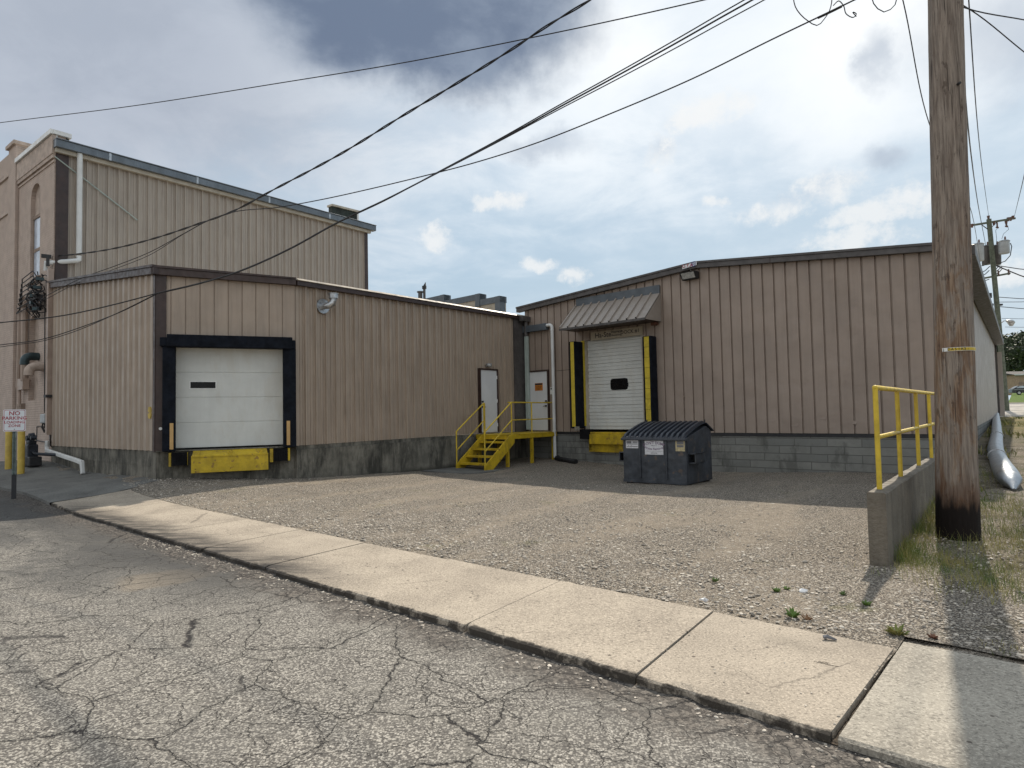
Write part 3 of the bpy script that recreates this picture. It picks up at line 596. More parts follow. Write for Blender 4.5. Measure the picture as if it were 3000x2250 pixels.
    mb.wb(BC,wa-.02,wb_+.02,wz0-.02,wz0,r,r+.012).wb(BC,wa-.02,wb_+.02,wz1,wz1+.02,r,r+.012).wb(BC,wa-.02,wa,wz0,wz1,r,r+.012).wb(BC,wb_,wb_+.02,wz0,wz1,r,r+.012)
    wf=obj('window',mb,'white_metal',dd); obj('bottom_seal',MB().wb(BC,s0,s1,zb-.03,zb,r-.05,r-.005),'black_rubber',dd)
    # glass lies inside the window part
    obj('window_pane',MB().wb(BC,wa,wb_,wz0,wz1,r-.001,r+.004),'dark_glass',dd)
    obj('door_jamb',MB().wb(BC,s0-.05,s0,zb-.03,zt+.05,-.25,-.02).wb(BC,s1,s1+.05,zb-.03,zt+.05,-.25,-.02).wb(BC,s0-.05,s1+.05,zt,zt+.04,-.25,-.02),'cream_trim',T)
    # black dock seal
    hx0=BC.px(468,1000,.22)[0]; hx1=BC.px(866,1000,.22)[0]
    ht=BC.px(600,981,.28)[1]; hb=BC.px(600,1017,.28)[1]
    sl=obj('dock_seal',MB().wb(BC,BC.px(488,990,.28)[0],BC.px(857,990,.28)[0],hb,ht,.01,.28).wb(BC,hx0,hx1,hb+.01,ht-.07,.012,.24),'black_fabric',T,bevel=.02)
    lx=BC.px(475,1200,.2)[0]; li=BC.px(513.5,1200,.2)[0]; ri=BC.px(830,1200,.2)[0]; rx=BC.px(868,1200,.2)[0]
    for u,v in ((lx,li),(ri,rx)): obj('seal_pad',MB().wb(BC,u,v,.88,hb+.02,.01,.20),'black_fabric',sl,bevel=.02)
    for u,v,y0,y1 in ((497,508,1240,1317),(840,850,1233,1304)):
        a1=BC.px(u,1280,.215); a2=BC.px(v,1280,.215); obj('guide_block',MB().wb(BC,a1[0],a2[0],BC.px(u,y1,.215)[1],BC.px(u,y0,.215)[1],.2,.225),'tan_block',sl)
    # leveller and bumpers
    p=lambda x,y,o:BC.px(450+x/3.687,950+y/3.687,o); lv0=p(405,1500,.3)[0]; lv1=p(1240,1500,.3)[0]; zt_=p(800,1403,.3)[1]; zl=p(800,1592,.3)[1]; hg=p(800,1350,.06)[1]
    lv=obj('dock_leveller',MB().wb(BC,lv0,lv1,zl,zt_-.01,.25,.285),'yellow_paint',T,bevel=.006)
    mb=MB(); mb.poly([BC.P(lv0+.02,zt_-.015,.30),BC.P(lv1-.02,zt_-.015,.30),BC.P(lv1-.03,.885,.02),BC.P(lv0+.03,.885,.02),BC.P(lv0+.02,zt_-.045,.30),BC.P(lv1-.02,zt_-.045,.30),BC.P(lv1-.03,.845,.02),BC.P(lv0+.03,.845,.02)],[(0,1,2,3),(7,6,5,4),(0,4,5,1),(1,5,6,2),(2,6,7,3),(3,7,4,0)]); obj('lip_plate',mb,'yellow_paint',lv)
    mb=MB()
    for u in (lv0+.15,(lv0+lv1)/2,lv1-.15): mb.wb(BC,u-.03,u+.03,zl+.1,.84,.0,.25)
    obj('leveller_arm',mb,'yellow_paint',lv)
    mb=MB()
    for u in(lv0+.08,lv0+.08): pass
    mb.tube([BC.P(lv0+.09,zl+.09,.285),BC.P(lv0+.09,zl+.09,.292)],.012).tube([BC.P(lv0+.09,zl+.03,.285),BC.P(lv0+.09,zl+.03,.292)],.012).tube([BC.P((lv0+lv1)/2,zl+.08,.285),BC.P((lv0+lv1)/2,zl+.08,.292)],.012); obj('bolt',mb,'rust',lv)
    for x0,x1,y0,y1,m0,m1 in ((190,360,1390,1530,165,370),(1295,1450,1345,1480,1255,1472)):
        o=.2; u0=p(x0,1450,o)[0]; u1=p(x1,1450,o)[0]; z1_=min(.875,p(x0,y0,o)[1]); z0_=p(x0,y1,o)[1]
        pl=obj('bumper_plate',MB().wb(BC,p(m0,1450,.1)[0],u0-.005,z0_-.02,z1_+.0,.0,.16).wb(BC,u1+.005,p(m1,1450,.1)[0],z0_-.0,z1_+.0,.0,.16),'yellow_paint',T)
        mb=MB()
        for i in range(6): w_=(u1-u0)/6; mb.wb(BC,u0+i*w_+.002,u0+(i+1)*w_-.002,z0_,z1_-.01,.0,o-rng.uniform(0,.012))
        obj('dock_bumper',mb,'black_rubber',pl)
    # personnel door
    d=CD.px(1402,1083)[0]; d2=CD.px(1450,1083)[0]; door_leaf(T,CD,d,d2,.965,3.05,.075,True)
    l0=CD.px(1427,1070,.1)[0]; lz=CD.px(1431,1070,.1)[1]
    lt=obj('door_light',MB().wb(CD,l0,l0+.2,lz-.05,lz+.06,.03,.15),'galvanised',T,bevel=.02); obj('bulb',MB().sphere(CD.P(l0+.05,lz-.01,.17),.05),'lens',lt,smooth=True)
    # flue elbow on the long wall
    c=CD.px(946,897,.05); r=.17; mb=MB().tube([CD.P(c[0],c[1],.03),CD.P(c[0],c[1],.07)],.19,20); 
    fl=obj('flue_flange',mb,'galvanised',T,smooth=True)
    mb=MB(); e=[CD.P(c[0],c[1],.05),CD.P(c[0],c[1]-.01,.20),CD.P(c[0]+.04,c[1]+.0,.27),CD.P(c[0]+.10,c[1]+.06,.32),CD.P(c[0]+.12,c[1]+.14,.33),CD.P(c[0]+.12,c[1]+.2,.33)]
    mb.tube(e,.085,16); obj('flue_elbow',mb,'galvanised',fl,smooth=True)
    mb=MB().tube([CD.P(c[0]+.12,c[1]+.18,.33),CD.P(c[0]+.12,c[1]+.29,.33)],.12,16).tube([CD.P(c[0]+.12,c[1]+.29,.33),CD.P(c[0]+.12,c[1]+.305,.33)],.14,16); obj('flue_cap',mb,'galvanised',fl,smooth=True)
    # yellow pull box, small round knob
    u=AB.px(441,1209,.04); mb=MB()
    for zc,sg in ((u[1]+.075,1),(u[1]-.075,-1)):
        v=[AB.P(u[0]+x,zc+y,.04) for x,y in ((-.075,-.055*sg),(.075,-.055*sg),(.075,.0*sg),(.04,.06*sg),(-.04,.06*sg),(-.075,.0))]; v2=[AB.P(u[0]+x,zc+y,.07) for x,y in ((-.075,-.055*sg),(.075,-.055*sg),(.075,.0*sg),(.04,.06*sg),(-.04,.06*sg),(-.075,.0))]
        mb.poly(v+v2,[tuple(range(6)),tuple(range(6,12))]+[(i,(i+1)%6,6+(i+1)%6,6+i) for i in range(6)])
    mb.wb(AB,u[0]-.06,u[0]+.06,u[1]-.02,u[1]+.02,.04,.055); obj('pull_handle',mb,'bollard_yellow',T)
    u=BC.px(470.5,1256,.06); obj('door_switch',MB().tube([BC.P(u[0],u[1],.05),BC.P(u[0],u[1],.085)],.035,12),'white_metal',T)
    # eave gutter corner and downspout at the inner corner
    g=MB().wb(CD,CD.L-.5,CD.L-.01,tD-.10,tD+.08,.14,.30); obj('gutter_end',g,'trim_grey',T)
    g0=FAC.px(1527,1000,.1)
    dsx=FS0+.22; mb=MB().tube([FAC.P(dsx-.03,tD-.1,.14),FAC.P(dsx-.03,FAC.px(1527,988,.1)[1],.14)],.075,12); obj('downspout',mb,'trim_grey',T,label='dark upper length of downspout')
    zt2=FAC.px(1527,988,.1)[1]; obj('downspout',MB().wb(FAC,dsx-.09,dsx+.05,1.0,zt2,.08,.18),'pale_pipe',T,label='pale green lower length of downspout',bevel=.01)
build_low()
# ------------------------------------------------------------------ right hand gabled metal building
def build_right():
    T=thing('gabled_warehouse','brown ribbed metal building with a low gable and an awning over its dock','building',FAC.P(FK,0))
    rs=FAC.px(2045,787)[0]; zr=FAC.px(2045,787)[1]; zl=FAC.px(1515,914)[1]; ze=zr-(FK-rs)*((zr-FAC.px(2735,738)[1])/(FAC.px(2735,738)[0]-rs))
    zt=lin((FS0,zl),(rs,zr),(FK,ze))
    W=FAC
    # openings
    d0=W.px(1721,1100,-.05)[0]; d1=W.px(1886,1100,-.05)[0]; dzt=W.px(1721,1000,-.05)[1]
    mb=MB(); siding(mb,W,FS0+.02,d0-.02,.93,zt,'r'); siding(mb,W,d0-.02,d1+.02,dzt+.02,zt,'r'); siding(mb,W,d1+.02,FK,.93,zt,'r'); obj('wall_siding',mb,'siding_right',T)
    mb=MB(); mb.wb(W,FS0,d0-.2,-.5,.84,-.3,-.03).wb(W,d1+.2,FK-.01,-.5,.84,-.3,-.03).wb(W,d0-.2,d1+.2,-.5,.84,-.3,-.03); obj('foundation',mb,'block_wall',T)
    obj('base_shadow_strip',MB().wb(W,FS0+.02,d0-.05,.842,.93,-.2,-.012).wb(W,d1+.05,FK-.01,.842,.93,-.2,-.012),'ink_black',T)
    mb=MB(); siding(mb,EAST,.0,EAST.L,lambda t:.93,lambda t:ze,'r'); obj('wall_siding',mb,'siding_east',T)
    obj('foundation',MB().wb(EAST,.0,EAST.L,-.5,.93,-.3,-.02),'foundation_east',T)
    # rake trim with slight sag, ridge joint
    mb=MB()
    for a,b,za,zb in ((FS0-.25,rs,zl-.045,zr),(rs,FK+.35,zr,ze-.04)):
        mb.wb(W,a,b,(za-.0,zb-.0),(za+.13,zb+.13),-.02,.16).wb(W,a,b,(za+.134,zb+.134),(za+.19,zb+.19),-.02,.19)
    obj('rake_trim',mb,'trim_grey',T)
    for q in (.1,): pass
    mb=MB(); 
    for s in(FS0+3.4,FS0+9.0): mb.wb(W,s,s+.02,zt(s)-.005,zt(s)+.135,.16,.165)
    obj('trim_joint',mb,'trim_brown',T)
    # roof
    n=EAST.L; r1=(rs,zr+.15); e=VD*n
    def P(s,z,back): q=W.P(s,z,.1 if not back else 0); return (q[0]+(e[0] if back else 0),q[1]+(e[1] if back else 0),q[2])
    obj('roof',MB().poly([P(FS0-.2,zl+.13,0),P(rs,zr+.165,0),P(FK+.3,ze+.1,0),P(FK+.3,ze+.1,1),P(rs,zr+.165,1),P(FS0-.2,zl+.13,1),P(FS0-.2,zl+.1,0),P(FK+.3,ze+.07,0)],[(0,1,4,5),(1,2,3,4)]),'roof_metal',T)
    mb=MB().wb(EAST,-.05,EAST.L+.2,ze-.16,ze+.06,.02,.42); obj('gutter',mb,'trim_grey',T,bevel=.01)
    mb=MB().wb(EAST,EAST.L-.05,EAST.L+.12,.3,ze-.1,.0,.1); obj('corner_trim',mb,'trim_grey',T)
    obj('downspout',MB().wb(EAST,EAST.L+.2,EAST.L+.42,.4,ze-.55,.1,.3),'siding_east',T)
    obj('corner_trim',MB().wb(W,FK-.12,FK+.03,.93,ze,.0,.04),'trim_grey',T)
    # back and west walls close the box
    mb=MB(); bw=Wall(K+e,np.array(W.P(FS0,0)[:2])+e); mb.wb(bw,0,bw.L,-.3,ze,-.1,0); ww=Wall(np.array(W.P(FS0,0)[:2])+e,np.array(W.P(FS0,0)[:2])); mb.wb(ww,0,ww.L-.1,-.3,zl,-.1,0); obj('back_wall',mb,'siding_right',T)
    # dock door of narrow slats
    r=-.12; zb=W.px(1723,1258,r)[1]; n=8; zt_=dzt+.02; mb=MB(); k=26; h=(zt_-zb)/k
    for i in range(k):
        prot=.0 if i%3 else -.004
        mb.wb(W,d0,d1,zb+i*h+(.009 if i%3==0 else .004),zb+(i+1)*h-.004,r-.04,r+prot+(.016 if i%2 else 0))
    mb.wb(W,d0,d1,zb,zt_,r-.05,r-.02); dd=obj('dock_door',mb,'white_panel',T)
    a=W.px(1789,1110,r); b=W.px(1841,1141,r); cx,cz=(a[0]+b[0])/2,(a[1]+b[1])/2; wx,wz=(b[0]-a[0])/2,(a[1]-b[1])/2
    def rr(wx,wz,o,rad): 
        v=[]
        for qx,qz,a0 in ((1,1,0),(-1,1,90),(-1,-1,180),(1,-1,270)):
            for t in (0,30,60,90): th=math.radians(a0+t); v.append(W.P(cx+qx*(wx-rad)+rad*math.cos(th),cz+qz*(wz-rad)+rad*math.sin(th),o))
        return v
    v=rr(wx,wz,r+.02,.09)+rr(wx,wz,r-.01,.09); m=16; wf=obj('window',MB().poly(v,[tuple(range(m))]+[(i,i+m,(i+1)%m+m,(i+1)%m) for i in range(m)]),'black_rubber',dd)
    v=rr(wx-.035,wz-.035,r+.024,.06); obj('window_pane',MB().poly(v,[tuple(range(16))]),'dark_glass',dd)
    obj('door_jamb',MB().wb(W,d0-.06,d0,zb-.04,zt_,-.2,.03).wb(W,d1,d1+.05,zb-.04,zt_,-.2,.03),'cream_trim',T)
    # seal pads, yellow striped
    def pad(xa,xb,ya,yb,o,xin=None):
        u0=W.px(xa,1100,o)[0]; u1=W.px(xb,1100,o)[0]; z1=W.px(xa,ya,o)[1]; z0=W.px(xa,yb,o)[1]; return u0,u1,z0,z1
    u0,u1,z0,z1=pad(1667.5,1684.5,1001,1258,.52); p1=obj('dock_seal',MB().wb(W,u0,u1,z0+.03,z1,.03,.52),'black_fabric',T,bevel=.03)
    obj('yellow_stripe',MB().wb(W,W.px(1673,1100,.52)[0],W.px(1683,1100,.52)[0],z0+.09,z1-.02,.515,.53),'yellow_fabric',p1,bevel=.01)
    obj('yellow_stripe',MB().wb(W,d0-.15,d0-.02,z0+.1,zt_,.035,.07),'yellow_fabric',p1)
    u0,u1,z0,z1=pad(1883.5,1907.5,985,1262,.40); p2=obj('dock_seal',MB().wb(W,u0,u1,.97,z1,.03,.40),'black_fabric',T,bevel=.03)
    mb=MB(); ua=W.px(1890,1100,.40)[0]; ub=W.px(1904,1100,.40)[0]; nseg=9
    for i in range(nseg): a_=1.0+(z1-1.02)*i/nseg; mb.wb(W,ua+rng.uniform(-.004,.004),ub+rng.uniform(-.004,.004),a_+.004,a_+(z1-1.02)/nseg-.003,.395,.412+rng.uniform(0,.006))
    obj('yellow_stripe',mb,'yellow_fabric',p2,bevel=.006)
    # leveller, bumper, lamp box
    o=.25; a0=W.px(1717,1290,o)[0]; a1=W.px(1834,1290,o)[0]; zz1=W.px(1760,1272,o)[1]; zz0=W.px(1760,1308,o)[1]; zz2=W.px(1760,1320,.1)[1]
    lv=obj('dock_leveller',MB().wb(W,a0+.12,a1,zz0+.07,zz1,.02,o),'yellow_paint',T,bevel=.012); obj('lip_plate',MB().wb(W,a0+.12,a1,zz1+.004,.93,.0,.2),'yellow_paint',lv,bevel=.01)
    obj('pit_frame',MB().wb(W,a0-.02,a1+.1,zz2-.05,zz0+.2,.0,.08).wb(W,a0-.02,a0+.1,zz2,.93,-.0,.08),'yellow_paint',lv)
    a=W.px(1698,1270,.3); b=W.px(1724,1270,.3); obj('dock_bumper',MB().wb(W,a[0],b[0]-.0,W.px(1700,1286,.3)[1],W.px(1700,1258,.3)[1],.02,.3),'black_rubber',T,bevel=.01)
    bx=obj('lamp_box',MB().wb(W,a[0]+.02,a[0]+.18,.99,1.12,.53,.58),'galvanised',T)
    # awning
    o=.95; tl=W.px(1678,891); tr=W.px(1921,858,.02); zf=W.px(1889,934,o)[1]; xr=W.px(1889,934,o)[0]; xl=W.px(1639,963,o)[0]; zf=(zf+W.px(1639,963,o)[1])/2
    X0=xl; X1=xr; zt3=tr[1]-.02; mb=MB()
    pts=[]; pitch=(X1-X0)/10
    vs=[];nn=0
    for i in range(10):
        for da,db in ((0,0),(.004,.045),(.045,.045),(.05,0),(pitch-.001,0)) : 
            s=X0+i*pitch+da; vs+=[W.P(s,zf+.02+db,o+db*.6),W.P(s,zt3+db,.06+db*.6)]; nn+=1
    fs=[(2*i,2*i+2,2*i+3,2*i+1) for i in range(nn-1)]
    mb.poly(vs,fs); aw=obj('awning',mb,'awning_tan',T)
    for s in (X0+.005,X1-.005): obj('awning_side',MB().poly([W.P(s,zf-.02,o-.02),W.P(s,zf-.02,.02),W.P(s,zt3-.005,.02),W.P(s-.02,zf-.02,o-.02),W.P(s-.02,zf-.02,.02),W.P(s-.02,zt3-.005,.02)],[(0,1,2),(5,4,3),(0,3,4,1),(1,4,5,2),(2,5,3,0)]),'awning_tan',aw)
    obj('awning_edge',MB().wb(W,X0-.01,X1+.01,zf-.05,zf+.015,o-.02,o+.02),'trim_grey',aw)
    obj('awning_soffit',MB().wb(W,X0+.01,X1-.02,zf-.02,zf-.005,.03,o-.03),'trim_brown',aw)
    obj('awning_flashing',MB().wb(W,X0+.02,X1-.01,zt3-.02,zt3+.24,.035,.075),'rear_trim',aw)
    mb=MB().wb(W,X1-.30,X1-.10,zf-.12,zf-.03,.04,.14); obj('awning_bracket',mb,'rust',aw)
    # dock sign over the door
    a=W.px(1731,987,.05); b=W.px(1883,976,.05); z0=W.px(1731,998,.05)[1]; z1=W.px(1731,974,.05)[1]
    sg=obj('dock_sign',MB().wb(W,a[0],b[0],z0,z1,.034,.06),'sign_cream',T); zc=(z0+z1)/2; L=b[0]-a[0]
    obj('lettering',wtext(W,'Ha-Ste',.235,a[0]+L*.25,zc+.0,.064),'ink_black',sg)
    obj('lettering',wtext(W,'Shipping &',.10,a[0]+L*.515,zc+.065,.064),'ink_black',sg)
    obj('lettering',wtext(W,'Receiving',.10,a[0]+L*.515,zc-.045,.064),'ink_black',sg)
    obj('lettering',wtext(W,'DOCK #1',.165,a[0]+L*.77,zc+.01,.064),'ink_black',sg)
    # ridge notice
    a=W.px(1999,780,.2); b=W.px(2041,777,.2); z0=W.px(2010,787,.2)[1]; z1=W.px(2030,770,.2)[1]
    sg=obj('ridge_sign',MB().wb(W,a[0],b[0],(z0-.0,z0+.05),(z1-.03,z1+.02),.195,.205),'sign_white',T); zc=(z0+z1)/2+.01
    obj('lettering',wtext(W,'U.Y.A',.14,a[0]+.17,zc,.209),'ink_red',sg); c=(a[0]+b[0])/2+.13
    mb=MB(); R=.075
    for rr_ in (R,R*.5):
        n=20; v=[W.P(c+rr_*math.cos(2*math.pi*i/n),zc+.02+rr_*math.sin(2*math.pi*i/n),.209) for i in range(n)]+[W.P(c+(rr_-.018)*math.cos(2*math.pi*i/n),zc+.02+(rr_-.018)*math.sin(2*math.pi*i/n),.209) for i in range(n)]; mb.poly(v,[(i,(i+1)%n,n+(i+1)%n,n+i) for i in range(n)])
    obj('emblem',mb,'ink_blue',sg)
    # flood lamp
    a=W.px(1995,806,.2); b=W.px(2040,800,.2); z1=W.px(2000,800,.2)[1]; z0=W.px(2000,821,.2)[1]; u0,u1=a[0],b[0]; mb=MB()
    v=[W.P(u0,z1,.30),W.P(u1,z1,.30),W.P(u1,z0,.16),W.P(u0,z0,.16),W.P(u0,z1,.03),W.P(u1,z1,.03),W.P(u1,z0,.03),W.P(u0,z0,.03)]
    mb.poly(v,[(0,3,2,1),(4,5,6,7),(0,1,5,4),(1,2,6,5),(2,3,7,6),(3,0,4,7)]); fl=obj('flood_light',mb,'dark_metal',T,bevel=.008)
    f=lambda s,t: tuple(Vector(W.P(u0+(u1-u0)*s,z1,.30))*(1-t)+Vector(W.P(u0+(u1-u0)*s,z0,.16))*t+Vector((W.n[0]*.006,W.n[1]*.006,-.004)))
    obj('lens',MB().poly([f(.09,.12),f(.91,.12),f(.91,.85),f(.09,.85)],[(0,3,2,1)]),'lens',fl)
    obj('conduit',MB().tube([W.P((u0+u1)/2,z1,.06),W.P((u0+u1)/2,z1+.16,.06)],.012,6),'white_metal',fl)
    # personnel door
    d=W.px(1547.5,1087)[0]; d2=W.px(1606,1087)[0]; dr=door_leaf(T,W,d,d2,.965,3.04,.05,False)
    a=W.px(1567,1123,.055); b=W.px(1590,1144,.055); cs=obj('caution_sign',MB().wb(W,a[0],b[0],b[1],a[1],.05,.058),'orange_sign',dr); 
    # its dark header strip and lines of print share the plate
    L=b[0]-a[0]; h=a[1]-b[1]
    mb=MB().wb(W,a[0]+.01,b[0]-.01,a[1]-h*.26,a[1]-.01,.058,.061)
    obj('notice_header',mb,'ink_black',T); obj('notice_text',wtext(W,'AUTHORIZED',.045,(a[0]+b[0])/2,a[1]-h*.45,.063),'ink_black',T); obj('notice_text',wtext(W,'PERSONNEL',.045,(a[0]+b[0])/2,a[1]-h*.65,.063),'ink_black',T); obj('notice_text',wtext(W,'ONLY',.045,(a[0]+b[0])/2,a[1]-h*.85,.063),'ink_black',T)
    a=W.px(1613,1134,.05); b=W.px(1621,1155,.05); en=obj('entry_phone',MB().wb(W,a[0],b[0]+.04,b[1],a[1],.03,.08),'white_metal',T,bevel=.006); obj('handset',MB().wb(W,a[0]+.04,b[0]+.02,(a[1]+b[1])/2+.04,a[1]-.03,.08,.1),'ink_black',en)
    # box gutter and white drain pipe
    a=W.px(1529,962,.1); b=W.px(1604,958,.1); z1=W.px(1570,952,.1)[1]; z0=W.px(1570,971,.1)[1]
    obj('collector_box',MB().wb(W,a[0],b[0],z0,z1,.04,.20),'rear_trim',T,bevel=.006)
    s=W.px(1620,1100,.14)[0]; zc=(z0+z1)/2+.04; mb=MB().tube([W.P(b[0]-.02,zc,.13)]+[W.P(s-.12+.12*math.sin(t),zc-.12+.12*math.cos(t),.13) for t in (0,.4,.8,1.2,1.57)]+[W.P(s,2.5,.13),W.P(s+.0,.05,.13)],.058,12)
    dp=obj('drain_pipe',mb,'white_pipe',T,smooth=True); mb=MB()
    for zz in (zc-.16,.98): mb.tube([W.P(s,zz,.13),W.P(s,zz-.05,.13)],.067,12)
    obj('pipe_collar',mb,'white_pipe',dp,smooth=True)
    a=W.px(1630,1083)[0]; b=W.px(1668,1083)[0]; obj('lap_seam',MB().wb(W,a,b,3.02,3.035,-.01,.006),'trim_brown',T)
    for s_,z_ in ((7.3,1.25),(7.9,1.12),(9.3,1.18),(8.6,1.3),(6.1,1.5)): obj('dent_patch',MB().poly([W.P(s_,z_,.0015),W.P(s_+.16,z_-.02,.012),W.P(s_+.19,z_+.05,.0015),W.P(s_+.05,z_+.08,.0015)],[(0,1,2,3)]),'siding_right',T)
    # small dents and a gash
    a=W.px(2002,1160,.035); obj('wall_patch',MB().poly([W.P(a[0]-.02,a[1]-.09,.034),W.P(a[0]+.02,a[1]-.03,.038),W.P(a[0]+.05,a[1]+.09,.036),W.P(a[0]+.01,a[1]+.03,.044)],[(0,1,2,3)]),'recess_brown',T,label='small torn gash in the siding')
    return ze
ZE=build_right()
# ------------------------------------------------------------------ tall brick building with metal-clad flank
def build_tall():
    T=thing('brick_building','tall painted brick building with a metal clad side wall and blue gutter','building',(A[0],A[1],.4))
    W=TALL; ze=W.px(190,456)[1]; ze2=W.px(1070,680)[1]; ze=(ze+ze2)/2
    obj('side_siding',siding(MB(),W,.35,W.L-.15,0,ze+.1,'std'),'siding_tall',T)
    
    for a_,b_ in ((.03,.36),(W.L-.2,W.L)): obj('corner_trim',MB().wb(W,a_,b_,0,ze+.05,-.02,.05),'trim_brown',T)
    obj('soffit_trim',MB().wb(W,-.02,W.L+.1,ze-.02,ze+.10,.03,.16),'cream_trim',T)
    g=obj('gutter',MB().wb(W,-.05,W.L+.3,ze+.105,ze+.33,.03,.28).wb(W,-.05,W.L+.3,ze+.334,ze+.37,.0,.31),'gutter_blue',T,bevel=.01)
    mb=MB()
    for s in (1.4,4.2,7.0,9.8): mb.wb(W,s,s+.07,ze+.10,ze+.335,.28,.288)
    obj('gutter_strap',mb,'galvanised',g)
    # volume and roof
    bd=11; back=[W.P(0,0),W.P(W.L,0),W.P(W.L,0,-bd),W.P(0,0,-bd)]
    obj('roof',MB().poly([W.P(0,ze+.34,.05),W.P(W.L+.1,ze+.34,.05),W.P(W.L+.1,ze+.7,-bd),W.P(0,ze+.7,-bd)],[(0,1,2,3)]),'roof_metal',T)
    rw=MB(); rw.hexa([W.P(W.L-.05,0,-.02),W.P(W.L-.3,0,-.02),W.P(W.L-.3,0,-bd),W.P(W.L-.05,0,-bd),W.P(W.L-.05,ze+.3,-.02),W.P(W.L-.3,ze+.3,-.02),W.P(W.L-.3,ze+.6,-bd),W.P(W.L-.05,ze+.6,-bd)]); obj('back_wall',rw,'siding_tall',T)
    # rear parapet end with white coping
    a=W.px(1022,640,-.5); mb=MB().wb(W,W.L-1.55,W.L-.12,ze+.3,(ze+.95,ze+1.0),-.7,-.45); pp=obj('parapet',mb,'parapet_dark',T); obj('coping',MB().wb(W,W.L-1.6,W.L-.05,(ze+.955,ze+1.005),(ze+1.04,ze+1.09),-.75,-.38),'cream_trim',pp); obj('flashing',MB().wb(W,W.L-.2,W.L-.12,ze+.32,ze+1.0,-.46,-.42),'white_metal',pp)
    # brick front: right bay, pier, left bay
    L=BRK.L; zc=BRK.px(155,400)[1]; bx=lambda x,y,o=0:BRK.px(x,y,o)
    s54=bx(54,700)[0]; wl=bx(89,700)[0]; wr=bx(117,700)[0]; wz0=bx(103,815)[1]; wz1=bx(103,575)[1]
    # right bay around tall arched recess and lower blind arch
    bay=MB(); fr=0.0; th=-.3
    def bay_wall(w,a,b,z0,z1,holes,o=0.0,depth=.22):
        # holes: (s0,s1,z0,zspring) with segmental arch; wall quads around, arch filled with fan strips
        hs=sorted(holes,key=lambda h:h[2]); s0,s1=hs[0][0],hs[0][1]
        m=MB(); m.wb(w,a,s0,z0,z1,o-.3,o).wb(w,s1,b,z0,z1,o-.3,o); zc_=z0
        for h in hs:
            m.wb(w,s0,s1,zc_,h[2],o-.3,o); n=12; rise=(s1-s0)*.42; ztop=h[3]+rise+.02
            for i in range(n):
                u0,u1=s0+(s1-s0)*i/n,s0+(s1-s0)*(i+1)/n; f=lambda u:h[3]+rise*math.sqrt(max(0,1-((u-(s0+s1)/2)/((s1-s0)/2))**2))
                m.wb(w,u0,u1,(f(u0),f(u1)),ztop,o-.3,o)
            zc_=ztop
        m.wb(w,s0,s1,zc_,z1,o-.3,o); return m
    lz0=bx(100,1090)[1]; lz1=bx(100,960)[1]
    obj('brick_wall',bay_wall(BRK,s54,L+.0,-.3,zc,[(wl,wr,wz0,wz1),(wl,wr,lz0-.9,lz1)]),'painted_brick',T)
    obj('arch_panel',MB().wb(BRK,wl-.05,wr+.05,lz0-1,lz1+.5,-.3,-.14),'brick_trim',T)
    # window in the tall recess
    zw1=bx(110,632)[1]; zm=bx(110,725)[1]
    obj('arch_panel',MB().wb(BRK,wl-.05,wr+.05,zw1+.1,wz1+.5,-.3,-.12),'brick_trim',T)
    fr=obj('window',MB().wb(BRK,wl,wl+.07,wz0,zw1+.1,-.2,-.07).wb(BRK,wr-.05,wr,wz0,zw1+.1,-.2,-.07).wb(BRK,wl,wr,zw1,zw1+.1,-.2,-.06).wb(BRK,wl+.07,wr-.05,zm-.05,zm+.05,-.2,-.075).wb(BRK,wl,wr,wz0,wz0+.08,-.2,-.07),'recess_brown',T)
    obj('window_pane',MB().wb(BRK,wl+.06,wr-.04,wz0+.06,zw1,-.12,-.09),'window_glass',fr)
    obj('window_sill',MB().wb(BRK,wl-.2,wr+.18,wz0-.14,wz0,-.2,.10),'brick_trim',T)
    # cornice and coping on right bay
    obj('cornice',MB().wb(BRK,s54,L+.02,zc-.72,zc-.60,-.02,.06).wb(BRK,s54,L+.02,zc-.84,zc-.78,-.02,.03).wb(BRK,s54,L+.04,zc-.60,zc-.02,-.02,.08),'brick_trim',T)
    cp_=obj('coping',MB().wb(BRK,s54,L+.06,zc,zc+.14,-.42,.14),'white_metal',T)
    # parapet end block, dark return with white strip, seen past the corner
    obj('parapet',MB().wb(W,.30,.36,ze+.40,zc-.02,-.45,.04).wb(W,.02,.28,ze+.38,zc-.01,-.45,.0),'parapet_dark',T,label='dark open end of the parapet'); obj('flashing',MB().wb(W,.02,.06,ze+.4,zc+.0,.0,.03),'white_metal',T)
    obj('coping',MB().wb(W,-.05,.42,zc+.002,zc+.13,-.45,.09),'white_metal',T)
    # pier and left bay stand forward
    po=.10; s43=bx(43,700,po)[0]; s24=bx(22,700,po)[0]; zp=bx(30,437,po)[1]
    obj('brick_wall',MB().wb(BRK,s24-6,s43,-.3,zp-.05,-.3,po-.06).wb(BRK,s24,s43,-.3,zp,-.3,po),'painted_brick',T)
    obj('pier_cap',MB().wb(BRK,s24-.08,s43+.05,zp,zp+.12,-.5,po+.08),'brick_trim',T)
    obj('parapet',MB().wb(BRK,s43-.5,s43-.01,zp-.45,zp-.01,-1.3,-.31),'parapet_dark',T); obj('flashing',MB().wb(BRK,s43-.03,s43+.02,zp-.5,zp-.0,-.4,-.28),'white_metal',T)
    obj('coping',MB().wb(BRK,s24-6,s24-.01,zp-.25,zp-.12,-.4,po-.08),'white_metal',T)
    obj('cornice',MB().wb(BRK,s24-6,s24-.01,zp-.9,zp-.8,0,po).wb(BRK,s24-6,s24-.01,zp-2.2,zp-2.1,0,po-.01),'brick_trim',T)
